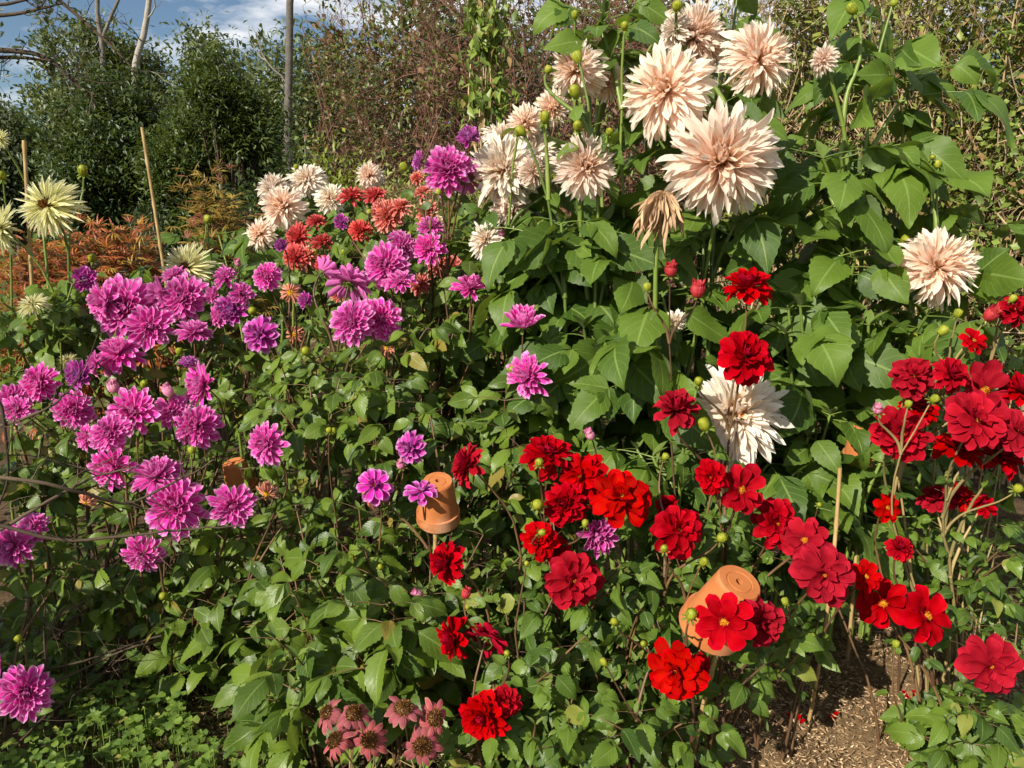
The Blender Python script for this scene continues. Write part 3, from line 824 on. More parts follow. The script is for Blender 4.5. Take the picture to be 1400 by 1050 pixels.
plant('dahlia_plant', 'leafy dahlia without blooms in the front middle above the coneflowers', 'dahlia', 'dahlia plants without open blooms', 490, 1.95,
      ymap((640, 2.0), (800, 1.8), (950, 1.62)),
      [], [('p', 572, 812, 16), ('g', 520, 775, 12), ('g', 640, 830, 12)],
      [(480, 740, 110, 70, 16, .08, .085), (430, 830, 100, 80, 14, .05, .10), (540, 830, 80, 70, 12, .0, .10), (560, 900, 60, 40, 7, -.02, .115), (450, 910, 60, 30, 7, -.02, .11), (390, 930, 50, 50, 8, .05, .11), (660, 790, 60, 60, 9, .1, .085), (560, 740, 80, 50, 9, .15, .08)], lsize=.10)

# ---- red dahlias
RG = 'red dahlia plants'
redY = ymap((380, 2.05), (600, 1.85), (800, 1.65), (980, 1.5))
LR = dict(leaf='leaf_red', lsize=.06, ln=3, wr=.62, stem_leaf=.65)
plant('dahlia_plant', 'red dahlia in the centre with a dense cluster of blooms beside a clay pot', 'dahlia', RG, 770, 1.9, redY,
      [('reddouble', 640, 636, 68, 'e'), ('reddouble', 750, 620, 74, 'u', 1.86), ('red', 795, 652, 84, 'fl', 1.82), ('red', 851, 680, 90, 'fu', 1.74), ('reddouble', 772, 688, 70, 'fl', 1.8), ('red', 737, 738, 56, 'fl', 1.75), ('red', 785, 794, 90, 'f'), ('reddouble', 760, 752, 50, 'u', 1.78)],
      [('g', 737, 632, 16, 1.78), ('g', 741, 728, 13, 1.68), ('g', 800, 715, 13, 1.7), ('g', 735, 690, 22, 1.76), ('p', 807, 595, 18), ('g', 720, 770, 10)],
      [(750, 870, 80, 60, 12, .05, .06), (840, 800, 70, 60, 10, .12, .065), (720, 820, 60, 60, 9, .1, .065), (830, 860, 60, 50, 9, .05, .06), (760, 950, 70, 60, 12, .05, .06)], **LR)
plant('dahlia_plant', 'red dahlia at the front with sideways blooms to the right of the glossy leaves', 'dahlia', RG, 720, 1.7,
      ymap((740, 1.75), (980, 1.52)),
      [('reddouble', 612, 769, 66, 'l'), ('reddouble', 621, 873, 76, 'l'), ('red', 665, 872, 68, 'b', 1.66), ('reddouble', 662, 980, 80, 'fl'), ('red', 690, 960, 50, 'f', 1.56)],
      [('r', 637, 812, 18), ('g', 693, 893, 12)],
      [(700, 900, 60, 60, 8, .1, .06), (760, 990, 80, 50, 14, .0, .065), (690, 1030, 70, 40, 8, .0, .06), (660, 800, 40, 50, 5, .1, .07)], **LR)
plant('dahlia_plant', 'red dahlia with the tallest bare stems, standing before large blush dahlia leaves', 'dahlia', RG, 985, 2.0,
      ymap((380, 2.0), (600, 1.85), (760, 1.72)),
      [('reddouble', 1022, 393, 76, 'u'), ('reddouble', 1019, 488, 92, 'fu', 1.92), ('reddouble', 925, 560, 76, 'u'), ('redopen', 1014, 670, 80, 'fu'), ('red', 972, 652, 50, 'fl'), ('red', 928, 726, 86, 'fu', 1.7), ('reddouble', 912, 690, 36, 'u', 1.85)],
      [('r', 917, 370, 24), ('r', 954, 397, 28), ('g', 885, 392, 16), ('g', 955, 521, 16), ('g', 962, 580, 24), ('g', 910, 624, 14), ('g', 990, 650, 14), ('g', 987, 735, 20, 1.7), ('g', 962, 768, 16, 1.62), ('g', 908, 750, 14, 1.6)],
      [(930, 800, 70, 50, 8, .15, .06), (1000, 740, 60, 40, 6, .15, .06), (900, 850, 60, 60, 9, .08, .06), (860, 760, 40, 50, 5, .2, .06)], **LR)
plant('dahlia_plant', 'red dahlia beside the large tilted clay pot with velvety blooms overhanging it', 'dahlia', RG, 1010, 1.8,
      ymap((700, 1.8), (850, 1.58), (930, 1.5)),
      [('red', 1062, 716, 74, 'f'), ('redopen', 1100, 738, 76, 'fl'), ('red', 1126, 786, 96, 'f', 1.6), ('redopen', 990, 850, 84, 'fl', 1.42), ('red', 1040, 852, 84, 'fr', 1.47), ('red', 925, 917, 90, 'fl', 1.47), ('reddouble', 955, 912, 44, 'fr', 1.52), ('redopen', 1184, 788, 46, 'f')],
      [('g', 945, 840, 22, 1.45), ('g', 1073, 822, 14), ('g', 840, 850, 16), ('g', 825, 905, 14), ('g', 880, 880, 12), ('g', 1110, 870, 12)],
      [(900, 1010, 70, 40, 12, .0, .065), (1050, 890, 30, 30, 4, .05, .06), (970, 900, 50, 30, 5, .12, .065), (870, 960, 60, 60, 9, .05, .065), (1090, 840, 40, 40, 4, .12, .065)], **LR)
plant('dahlia_plant', 'red dahlia at lower right with open yellow eyed blooms beside the mulch', 'dahlia', RG, 1440, 1.9,
      ymap((690, 1.95), (910, 1.62)),
      [('redopen', 1208, 825, 78, 'fl'), ('redopen', 1266, 842, 88, 'fr'), ('red', 1354, 910, 96, 'f', 1.58), ('redopen', 1213, 694, 42, 'f'), ('reddouble', 1230, 750, 44, 'u'), ('reddouble', 1310, 680, 50, 'u', 2.1)],
      [('g', 1120, 690, 10), ('g', 1225, 880, 14)],
      [(1330, 970, 60, 50, 11, .06, .065), (1350, 800, 60, 60, 9, .15, .065), (1310, 1030, 60, 40, 9, .0, .075), (1370, 1010, 40, 50, 6, .0, .075), (1270, 760, 60, 40, 6, .2, .065)], **LR)
plant('dahlia_plant', 'red dahlia at the right edge, a crowded bank of blooms on tan stems', 'dahlia', RG, 1340, 2.1,
      ymap((420, 2.05), (620, 1.9)),
      [('red', 1250, 515, 72, 'fu'), ('reddouble', 1300, 512, 56, 'fu'), ('redopen', 1345, 535, 92, 'fu'), ('red', 1335, 575, 98, 'fu', 1.84), ('red', 1392, 590, 80, 'fu', 1.84), ('red', 1232, 592, 84, 'f', 1.88), ('reddouble', 1310, 612, 70, 'u', 1.95), ('reddouble', 1370, 625, 64, 'u', 1.95), ('red', 1388, 424, 56, 'fu'), ('redopen', 1331, 466, 38, 'fu'), ('reddouble', 1257, 560, 60, 'u', 2.0), ('reddouble', 1397, 535, 60, 'u'), ('reddouble', 1345, 690, 40, 'u', 2.05), ('reddouble', 1280, 682, 54, 'u', 2.1)],
      [('r', 1355, 430, 26), ('g', 1290, 452, 18), ('g', 1278, 545, 16, 1.8), ('g', 1242, 552, 14, 1.8), ('p', 1200, 560, 18, 1.8), ('g', 1392, 668, 18), ('g', 1310, 428, 16), ('g', 1385, 408, 14)],
      [(1340, 760, 60, 50, 6, .2, .065), (1300, 700, 80, 40, 6, .3, .065), (1380, 860, 40, 60, 6, .25, .065), (1380, 480, 30, 40, 3, .3, .06)], stem='stem_pale', **LR)

# ---- blush dinner-plate dahlias
BG = 'large blush dahlia plants'
LB = dict(stem='stem_green', leaf='leaf_big', ln=3, wr=.66, stem_r=.0062, lsize=.175, up=(-.16, -.40, 1.0), uj=.42, stem_leaf=.85, spread=.07, droop=.85, serr=.045)
plant('dahlia_plant', 'tall blush dahlia in the centre with the largest peach bloom', 'dahlia', BG, 900, 2.5,
      ymap((0, 2.5), (300, 2.35), (600, 2.25)),
      [('peach', 986, 220, 150, 'f', 2.25), ('peach', 912, 124, 122, 'fl', 2.35), ('peach', 800, 228, 86, 'f', 2.35), ('peach', 1036, 82, 104, 'fr', 2.42), ('spent', 905, 268, 66, (0.05, -.25, 1), 2.18), ('peach', 948, 50, 100, 'f', 2.6), ('peach', 790, 96, 84, 'fl', 2.5), ('peach', 832, 112, 56, 'd', 2.6), ('pale', 922, 440, 30, 'd', 2.2), ('peach', 968, 68, 60, 'r', 2.6), ('pale', 925, 40, 46, 'l', 2.55)],
      [('g', 789, 78, 20, 2.4), ('g', 786, 125, 22, 2.4), ('g', 750, 95, 16), ('g', 790, 172, 18, 2.3), ('g', 833, 180, 14), ('g', 854, 35, 15), ('g', 926, 8, 20), ('g', 712, 179, 18, 2.4), ('g', 940, 88, 12), ('g', 786, 20, 14), ('g', 745, 160, 20)],
      [(860, 350, 90, 60, 7, .08, 0.166), (780, 330, 60, 50, 4, .08, 0.155), (870, 440, 80, 50, 6, -.02, 0.175), (820, 510, 60, 50, 5, -.05, 0.166), (930, 430, 60, 50, 4, .08, 0.166), (850, 60, 60, 60, 5, .15, 0.137), (960, 330, 60, 40, 4, .1, 0.155), (880, 200, 60, 60, 4, .2, 0.126), (990, 20, 60, 40, 4, .2, 0.137), (870, 540, 70, 60, 5, .08, 0.155), (780, 470, 50, 60, 4, .1, 0.146), (760, 560, 50, 60, 4, .05, 0.126)], **LB)
plant('dahlia_plant', 'blush dahlia next to the tall purple blooms, its creamy pink flowers clustered', 'dahlia', BG, 720, 2.8,
      ymap((130, 2.75), (330, 2.55)),
      [('pale', 690, 232, 94, 'fl'), ('pale', 722, 215, 78, 'f', 2.75), ('peach', 698, 280, 62, 'd'), ('peach', 755, 147, 48, 'd'), ('pale', 664, 328, 48, 'fl'), ('peach', 718, 168, 50, 'd'), ('pale', 685, 190, 60, 'u', 2.75), ('peach', 728, 235, 44, 'r', 2.55)],
      [('g', 709, 180, 16, 2.5), ('g', 757, 243, 12)],
      [(720, 340, 60, 40, 6, .0, 0.155), (760, 390, 60, 40, 5, .05, 0.155), (700, 300, 40, 40, 3, .1, 0.137), (740, 280, 40, 40, 3, .15, 0.126), (720, 400, 40, 40, 3, .05, 0.146)], **LB)
plant('dahlia_plant', 'blush dahlia on the right with tall budded shoots and a single flat peach bloom', 'dahlia', BG, 1165, 2.6,
      ymap((0, 2.6), (350, 2.4), (600, 2.3)),
      [('peach', 1280, 364, 118, 'f', 2.35), ('peach', 1126, 82, 42, 'l')],
      [('g', 1165, 12, 20), ('g', 1282, 224, 14), ('g', 1238, 327, 17), ('g', 1222, 4, 14), ('g', 1275, 215, 10), ('g', 1250, 460, 12)],
      [(1240, 112, 30, 15, 2, .0, 0.197), (1105, 212, 30, 15, 2, .0, 0.197), (1180, 60, 30, 50, 4, .05, 0.162), (1180, 190, 40, 40, 4, .05, 0.174), (1100, 330, 60, 50, 5, .02, 0.186), (1200, 350, 50, 30, 3, .03, 0.174), (1150, 470, 80, 50, 8, -.02, 0.186), (1080, 420, 50, 50, 5, .02, 0.186), (1230, 450, 50, 40, 4, -.02, 0.174), (1290, 305, 50, 15, 2, .05, 0.174), (1280, 255, 15, 15, 1, .0, 0.116), (1110, 580, 60, 60, 7, .05, 0.174), (1190, 680, 40, 40, 3, .05, 0.162), (1230, 560, 40, 30, 2, .15, 0.151)], **LB)
plant('dahlia_plant', 'low blush dahlia with one ivory bloom behind the red dahlia stems', 'dahlia', BG, 1010, 2.35,
      ymap((500, 2.2), (700, 2.1)),
      [('pale', 1006, 566, 134, 'fu', 2.12)],
      [('g', 955, 522, 17, 2.02), ('g', 962, 578, 18, 2.0)],
      [(900, 610, 60, 50, 5, .05, 0.146), (1090, 620, 60, 50, 6, .08, 0.146), (960, 680, 60, 40, 5, .1, 0.137), (1060, 680, 60, 50, 5, .15, 0.137), (890, 690, 50, 50, 5, .15, 0.126), (1180, 580, 50, 30, 3, -.05, 0.146), (1100, 760, 50, 50, 4, .2, 0.117)], **LB)
plant('dahlia_plant', 'distant small blush dahlia at left behind the scarlet and purple blooms', 'dahlia', BG, 400, 4.0,
      ymap((200, 4.0), (340, 3.6)),
      [('pale', 420, 246, 48, 'f'), ('peach', 388, 284, 66, 'f', 3.6), ('peach', 356, 320, 46, 'fl'), ('pale', 452, 272, 44, 'fr'), ('peach', 505, 240, 40, 'f'), ('pale', 374, 258, 44, 'u'), ('pale', 600, 300, 24, 'f')],
      [('g', 283, 299, 13), ('g', 405, 228, 10), ('g', 520, 262, 10)],
      [(430, 290, 60, 30, 5, .1, 0.137), (370, 350, 60, 30, 5, .1, 0.137), (500, 300, 60, 40, 6, .2, 0.126), (300, 340, 40, 30, 3, .2, 0.126)], **LB)

# ---- coral and scarlet dahlias behind
CG = 'coral dahlia plants'
plant('dahlia_plant', 'scarlet dahlia with small dense blooms in front of the distant blush flowers', 'dahlia', CG, 440, 3.2,
      ymap((250, 3.4), (360, 2.95)),
      [('scarlet', 408, 324, 42, 'fl'), ('scarlet', 440, 332, 30, 'u'), ('scarlet', 492, 316, 34, 'f'), ('scarlet', 480, 269, 40, 'u'), ('scarlet', 512, 268, 34, 'u'), ('scarlet', 432, 303, 30, 'u'), ('scarlet', 404, 352, 38, 'fl'), ('coral', 418, 352, 34, 'fu'), ('scarlet', 442, 362, 26, 'f')],
      [('g', 515, 285, 12), ('g', 430, 345, 12), ('g', 470, 345, 12)],
      [(450, 340, 60, 30, 12, .0, .08), (480, 370, 60, 30, 10, .0, .08), (500, 330, 40, 40, 8, .05, .08)], lsize=.08)
plant('dahlia_plant', 'coral dahlia with salmon pink blooms below the tall purple ones', 'dahlia', CG, 560, 3.1,
      ymap((250, 3.2), (400, 2.8)),
      [('coral', 530, 296, 48, 'f'), ('coral', 547, 284, 36, 'u'), ('coral', 570, 243, 22, 'f'), ('coral', 578, 263, 28, 'u'), ('coral', 585, 290, 34, 'f'), ('coral', 600, 360, 42, 'fr'), ('coral', 575, 388, 36, 'fl'), ('coral', 620, 365, 34, 'f'), ('coral', 540, 345, 40, 'u'), ('coral', 463, 402, 26, 'f'), ('coral', 520, 288, 34, 'l')],
      [('g', 560, 320, 10), ('g', 505, 290, 10)],
      [(560, 330, 60, 40, 12, .05, .08), (600, 400, 60, 40, 10, .05, .08), (540, 390, 50, 30, 8, .05, .08), (620, 320, 40, 40, 6, .05, .08)], lsize=.08)

# ---- cream cactus dahlias
plant('dahlia_plant', 'cream spiky cactus dahlia at far left beside the bamboo cane', 'dahlia', 'cream cactus dahlia plants', 40, 2.9,
      ymap((180, 2.9), (440, 2.6)),
      [('cream', 66, 281, 92, 'f', 2.7), ('cream', 4, 312, 66, 'l', 2.75), ('cream', 0, 190, 26, 'f'), ('cream', 45, 416, 46, 'u')],
      [('g', 113, 233, 18), ('g', 2, 240, 16)],
      [(60, 410, 60, 30, 6, .05, .085), (30, 450, 60, 40, 10, .05, .085), (110, 430, 40, 30, 5, .1, .08), (20, 500, 50, 30, 6, .05, .08)],
      stem='stem_green', leaf='leaf_mid', lsize=.075, stem_r=.0045, wr=.5)
plant('dahlia_plant', 'cream cactus dahlia mostly hidden behind the pink blooms at upper left', 'dahlia', 'cream cactus dahlia plants', 255, 3.2,
      ymap((290, 3.2), (440, 3.0)),
      [('cream', 255, 366, 70, 'f', 3.0), ('cream', 92, 494, 34, 'u', 2.75)],
      [('g', 284, 299, 14)],
      [(280, 390, 60, 30, 5, .05, .12), (220, 400, 50, 30, 5, .05, .12)], stem='stem_green', leaf='leaf_big', lsize=.09, stem_r=.004, wr=.5)

# ---- coneflowers
EG = 'coneflower clumps'
plant('coneflower', 'left clump of fading pink coneflowers at the bottom edge under the glossy leaves', 'coneflower', EG, 470, 1.5,
      ymap((960, 1.52), (1030, 1.45)),
      [('cone', 447, 974, 56, 'ul'), ('cone', 484, 976, 60, 'u'), ('cone', 458, 1012, 56, 'ul'), ('cone', 476, 1002, 48, 'u'), ('cone', 505, 1012, 64, 'fu')],
      [], [(480, 1050, 60, 25, 7, .0, .05)], stem='stem_pale', leaf='weed', lsize=.05, ln=1, wr=.4, stem_leaf=0, stem_r=.002)
plant('coneflower', 'right clump of three dusty pink coneflowers beside the low red bloom', 'coneflower', EG, 575, 1.5,
      ymap((960, 1.52), (1030, 1.45)),
      [('cone', 551, 968, 60, 'u'), ('cone', 594, 982, 60, 'ur'), ('cone', 577, 1020, 62, 'fu')],
      [], [(580, 1055, 60, 25, 7, .0, .05)], stem='stem_pale', leaf='weed', lsize=.05, ln=1, wr=.4, stem_leaf=0, stem_r=.002)

for grow_leaves in LATER: grow_leaves()

# ------------------------------------------------------------------ clay pots on canes
def pot(label, px, py, Y, hpx, wpx, tilt):
    """an upturned clay pot; px,py is its middle, tilt is the way its base looks"""
    c = at(px, py, Y); h = msize(px, py, Y, hpx); r = msize(px, py, Y, wpx) / 2
    ax = unit(tilt); q = Vector(ax).to_track_quat('Z', 'Y')
    o = thing('terracotta_pot', label, 'clay pot', c - ax * h / 2, 'clay pots upturned on canes')
    o.rotation_mode = 'QUATERNION'; o.rotation_quaternion = q
    w = r * .07
    mb = MB()
    rb = r * .68; rt = r * .9
    lathe_sharp(mb, [(r * .12, h - .10 * h), (r * .12, h), (rb * .52, h), (rb * .56, h - .012 * h), (rb * .62, h), (rb * .93, h), (rb, h - .03 * h), (rt, h * .26), (rt - w, h * .26), (rb - w, h - .10 * h), (r * .12, h - .10 * h)], 40)
    mb.build('pot_body', M['clay'], o)
    m2 = MB()
    lathe_sharp(m2, [(rt - w, h * .255), (r * .985, h * .255), (r, h * .235), (r * 1.02, .02 * h), (r * 1.0, 0), (r * .92, 0), (rt - w, h * .2), (rt - w, h * .255)], 40)
    m2.build('rim', M['clay'], o)
    return c, ax, h
def cane(label, p0, p1, r=.005, top=True):
    b = np.array(p0); o = thing('bamboo_cane', label, 'cane', b, 'bamboo canes')
    mb = MB(); d = np.array(p1) - b; L = np.linalg.norm(d); n = max(6, int(L / .02))
    t = np.linspace(0, 1, n)
    rr = r * (1 + .03 * np.sin(t * 20))
    rr = np.where(np.arange(n) % 9 == 4, r * 1.28, rr)
    side = rv(None, .010)
    pts = d[None] * t[:, None] + (np.sin(t * 3.1))[:, None] * side
    tube(mb, pts, rr, 8)
    mb.build('cane', M['cane'], o)
def pot_cane(plabel, clabel, px, py, Y, hpx, wpx, tilt, foot):
    c, ax, h = pot(plabel, px, py, Y, hpx, wpx, tilt)
    cane(clabel, foot, c + ax * h * .36, .006)

pot_cane('upright upturned clay pot between a purple and a red bloom', 'cane under the clay pot between purple and red blooms', 599, 684, 1.98, 68, 60, (.04, -.33, 1), at(606, 700, 1.98) * np.array([1, 1, 0]))
pot_cane('large tilted clay pot partly hidden behind red dahlia blooms', 'cane holding the large tilted clay pot behind the red blooms', 990, 828, 1.58, 100, 90, (.25, -.34, .84), at(960, 700, 1.72) * np.array([1, 1, 0]))
pot_cane('clay pot peeping out behind the left purple dahlia leaves', 'cane under the clay pot at the left purple dahlia', 326, 652, 2.46, 46, 44, (-.15, -.2, 1), at(335, 700, 2.3) * np.array([1, 1, 0]))
pot_cane('clay pot behind a broad blush dahlia leaf near the red bank', 'cane under the clay pot near the right red bank', 1177, 606, 2.28, 62, 44, (-.1, -.25, 1), at(1180, 700, 2.3) * np.array([1, 1, 0]))
pot_cane('small far clay pot in shade between stems in the middle', 'cane under the small far clay pot', 620, 545, 2.75, 40, 42, (.3, -.3, 1), at(620, 700, 2.75) * np.array([1, 1, 0]))
def gpt(px, Y): g = at(px, 700, Y); return np.array([g[0], g[1], 0])
cane('upright cane left of the cream cactus dahlia', gpt(50, 2.85), at(33, 192, 2.85), .0068)
cane('leaning cane in front of the dark evergreen', gpt(275, 3.5), at(194, 174, 3.5), .0068)
cane('short cane standing in front of the right blush dahlia leaves', gpt(1132, 2.0), at(1148, 640, 2.0), .0055)

# ------------------------------------------------------------------ stuff on the ground
def chips():
    mb = MB(); n = 36000
    X = rng.uniform(.30, 1.75, n); Y = rng.uniform(1.45, 3.4, n); Z = .036 + rng.random(n) ** 2 * .022
    # a few scattered patches further left
    m = 2600; c = [(ground_at(265, 905), .16), (ground_at(330, 940), .12), (ground_at(640, 1035), .2), (ground_at(720, 770), .25), (ground_at(640, 640), .3)]
    for p, s in c:
        X = np.append(X, p[0] + rng.normal(0, s, m // 2)); Y = np.append(Y, p[1] + rng.normal(0, s, m // 2)); Z = np.append(Z, .012 + rng.random(m // 2) ** 2 * .03)
    n = len(X); a = rng.uniform(0, 6.283, n)
    f = np.stack([np.cos(a), np.sin(a), rng.normal(0, .22, n)], 1); nn = np.stack([rng.normal(0, .5, n), rng.normal(0, .5, n), np.ones(n)], 1)
    L = rng.uniform(.006, .024, n)
    blades(mb, np.stack([X, Y, Z], 1), f, nn, L, rng.uniform(.002, .006, n), rng.normal(0, .4, n), 0, -.9, rng.normal(0, .5, n), 0, 'oval', 3, 3)
    s = Nodes('wood_chip'); u, v, r, al = s.data()
    cr = s.mix(s.sm(r, 0, .8), (.13, .08, .04), (.48, .33, .185)); cr = s.mix(s.sm(r, .9, .94), cr, (.62, .48, .30))
    tag(mb.build('wood_chips', s.finish(cr, .9, .15)), 'brown shredded wood chips lying on the path and bed', 'wood chips', kind='stuff')
chips()

def ground_cover():
    mb = MB(); P = []
    n = 2600
    px = rng.uniform(-80, 420, n); py = rng.uniform(845, 1120, n)
    bag = LeafBag()
    for x, y in zip(px, py):
        if math.sin(x * .021 + 1.3) * math.cos(y * .034) + .5 * math.sin(x * .06 - y * .05) < -.15: continue
        if y < 900 and random.random() < .65: continue
        if 230 < x < 360 and 880 < y < 970 and random.random() < .75: continue
        if x > 300 and random.random() < .45: continue
        g = ground_at(x, y); h = abs(random.gauss(.06, .04)) + .02
        c = g + np.array([0, 0, h]); a = random.uniform(0, 6.28); sz = random.uniform(.012, .026)
        tube(mb, bez(g, g + np.array([0, 0, h * .7]), c, 4), .0011, 3, m=1, cap=False)
        for k in range(3):
            b = a + k * 2.09
            bag.add(c, np.array([math.cos(b), math.sin(b), random.gauss(.05, .25)]), np.array([0, -.2, 1]) + rv(None, .25), sz, sz * 1.0, random.gauss(-.3, .3))
    blades(mb, bag.P, np.array(bag.F), np.array(bag.N), np.array(bag.L), np.array(bag.W), np.array(bag.B), .2, 0, 0, .03, 'round', 5, 5)
    tag(mb.build('ground_cover', [M['weed'], M['stem_green']]), 'low bright green clover like weeds covering the ground at lower left', 'ground cover', kind='stuff')
    mb = MB(); n = 1400
    px = rng.uniform(-60, 700, n); py = rng.uniform(840, 1100, n)
    P = np.array([ground_at(x, y) for x, y in zip(px, py)])
    f = np.stack([rng.normal(0, .6, n), rng.normal(0, .6, n), rng.uniform(.35, 1.1, n)], 1)
    blades(mb, P, f, rv(n), rng.uniform(.05, .17, n), rng.uniform(.0015, .004, n), rng.normal(-.9, .6, n), .3, 0, 0, 0, 'lance', 6, 3)
    tag(mb.build('grass', M['grassblade']), 'thin grass blades and dry stalks scattered over the bed edge', 'grass', kind='stuff')
    # low creeping greenery filling the floor of the bed between the plants
    mb = MB(); n = 5200
    X = rng.uniform(-2.6, 2.4, n); Y = rng.uniform(2.1, 5.2, n)
    k = ~((X > .36) & (X < 1.45) & (Y < 3.4)); X, Y = X[k], Y[k]; n = len(X)
    a = rng.uniform(0, 6.28, n)
    blades(mb, np.stack([X, Y, rng.uniform(.01, .16, n)], 1), np.stack([np.cos(a), np.sin(a), rng.normal(.3, .3, n)], 1), np.array([0, -.3, 1]) + rv(n, .3), rng.uniform(.03, .08, n), rng.uniform(.02, .04, n), -.4, .2, 0, 0, .03, 'leaf', 7, 3)
    tag(mb.build('undergrowth', [M['leaf_red']]), 'dark low leafy undergrowth filling the bed beneath the dahlias', 'undergrowth', kind='stuff')
ground_cover()

for px, py, s, lab in ((1248, 972, .035, 'fallen red petals in the middle of the mulch path'), (1138, 1000, .025, 'small fallen red petal near the front of the mulch path'), (1085, 1010, .022, 'fallen red petals at the left side of the mulch path')):
    g = ground_at(px, py) ; mb = MB()
    k = 3
    blades(mb, np.array([[0, 0, .05]] * k) + rv(k, .008), np.stack([rng.normal(0, 1, k), rng.normal(0, 1, k), np.zeros(k)], 1), np.array([0, 0, 1.]), s, s * .6, .5, 0, .4, 0, .05, 'round', 7, 5, ring=1.)
    o = mb.build('fallen_petals', M['red']); o.location = g; tag(o, lab, 'petals')

def litter():
    mb = MB(); n = 260
    X = rng.uniform(-1.6, 1.8, n); Y = rng.uniform(1.4, 3.4, n); a = rng.uniform(0, 6.28, n)
    blades(mb, np.stack([X, Y, .05 + rng.random(n) * .02], 1), np.stack([np.cos(a), np.sin(a), rng.normal(.1, .2, n)], 1), np.array([0, 0, 1.]) + rv(n, .4), rng.uniform(.02, .055, n), rng.uniform(.012, .03, n), rng.normal(.6, .7, n), .3, .3, rng.normal(0, .6, n), .1, 'leaf', 8, 5)
    tag(mb.build('leaf_litter', M['deadleaf']), 'curled brown dead leaves scattered over path and soil', 'leaf litter', kind='stuff')
M['deadleaf'] = leaf_mat('dead_leaf', (.10, .055, .022), (.26, .16, .07), None, rough=.7, vein=(.30, .20, .10), trans=.15, spec=.2, back=(.2, .13, .07))
litter()

# ------------------------------------------------------------------ dead stems at the left
def dead_stems(label, paths, cx, r, leaf=0):
    o = thing('dead_stems', label, 'dead stems', gpt(*cx), 'dead stems at the left'); b = np.array(o.location)
    mb = MB()
    for path in paths:
        P = np.array([at(*p) for p in path])
        t = np.linspace(0, len(P) - 1, len(P) * 5)
        Q = np.stack([np.interp(t, np.arange(len(P)), P[:, i]) for i in range(3)], 1)
        for _ in range(3): Q[1:-1] = (Q[:-2] + 2 * Q[1:-1] + Q[2:]) / 4
        Q += np.cumsum(rng.normal(0, .0012, Q.shape), 0)
        tube(mb, Q - b, r * np.linspace(1.2, .45, len(Q)), 6)
        for _ in range(11):
            i = random.randrange(4, len(Q) - 1); d = unit(rv() + np.array([.5, 0, .3]))
            tube(mb, bez(Q[i], Q[i] + d * .05, Q[i] + d * .10 + rv(None, .02), 5) - b, r * .35 * np.linspace(1, .4, 5), 4)
    mb.build('stalks', M['bark_dark'], o)
# ---- placed after the growers
dead_stems('thin dark dead stems arching in front of the purple blooms at left',
           [[(-60, 760, 1.25), (60, 690, 1.25), (120, 655, 1.3), (190, 640, 1.3)], [(-60, 640, 1.2), (60, 660, 1.2), (170, 690, 1.3), (235, 660, 1.35), (290, 630, 1.4)],
            [(-60, 585, 1.3), (20, 580, 1.3), (70, 560, 1.3), (100, 535, 1.35)], [(-60, 700, 1.2), (80, 735, 1.25), (220, 712, 1.3), (330, 700, 1.35)],
            [(-40, 480, 1.35), (5, 560, 1.3), (12, 640, 1.3), (-20, 720, 1.3)]], (-80, 1.3), .0032)
dead_stems('bent dark stalks lying across the shaded ground at lower left',
           [[(-30, 935, 1.9), (120, 905, 2.0), (210, 870, 2.05), (330, 848, 2.1), (420, 850, 2.15)], [(30, 955, 1.9), (170, 890, 2.0), (280, 860, 2.05)], [(0, 1040, 1.75), (60, 980, 1.85), (130, 930, 1.95), (175, 890, 2.0)], [(62, 930, 1.95), (62, 870, 1.95), (66, 815, 1.95)], [(60, 880, 1.95), (80, 840, 1.97), (108, 822, 2.0)]], (150, 2.1), .0035)

BOX = [None]
def grow(mb, p, d, L, r, depth, ends, sides=6, wig=.18, nb=3, ang=.6, up=.15, allpts=None, taper=.45):
    k = 7; pts = [np.array(p)]; dd = unit(d)
    for i in range(k - 1):
        dd = unit(dd + rv(None, wig) + np.array([0, 0, up * .3]))
        if BOX[0] is not None:
            bx, by, bz = BOX[0]; q = pts[-1] + dd * L / (k - 1)
            dd = unit(dd + np.array([-.9 * np.sign(q[0]) * (abs(q[0]) > bx), -.9 * np.sign(q[1]) * (abs(q[1]) > by), -1.2 * (q[2] > bz)]))
        pts.append(pts[-1] + dd * L / (k - 1))
    pts = np.array(pts)
    tube(mb, pts, r * np.linspace(1, taper, k), max(3, sides), cap=False)
    if allpts is not None: allpts.append(pts)
    if depth <= 0:
        ends.append((pts[-1], dd)); return
    for _ in range(nb):
        i = random.randint(2, k - 1)
        nd = unit(dd + rv(None, ang) + np.array([0, 0, up]))
        grow(mb, pts[i], nd, L * random.uniform(.5, .8), r * random.uniform(.4, .6), depth - 1, ends, max(3, sides - 1), wig, nb, ang, up, allpts, taper)

def scatter_leaves(mb, C, rad, n, L, W, mode='out', centre=None, nv=3, nu=3, prof='lance', spread=None, m=0):
    """leaf clumps round the cluster points C"""
    C = np.array(C); idx = rng.integers(0, len(C), n)
    P = C[idx] + rng.normal(0, 1, (n, 3)) * np.asarray(rad)[idx][:, None] if np.ndim(rad) else C[idx] + rng.normal(0, rad, (n, 3))
    cen = C.mean(0) if centre is None else np.asarray(centre)
    o = unit(P - cen)
    if mode == 'up': f = o * .6 + np.array([0, 0, .9]) + rv(n, .45)
    elif mode == 'hang': f = o * .4 + np.array([0, 0, -.9]) + rv(n, .4)
    else: f = o * .5 + rv(n, .7) + np.array([0, 0, -.1])
    nn = o * .6 + np.array([-.3, -.3, .8]) + rv(n, .5)
    blades(mb, P, f, nn, L * rng.uniform(.6, 1.3, n), W * rng.uniform(.7, 1.3, n), rng.normal(-.4, .4, n), .35, 0, 0, 0, prof, nv, nu, m=m)

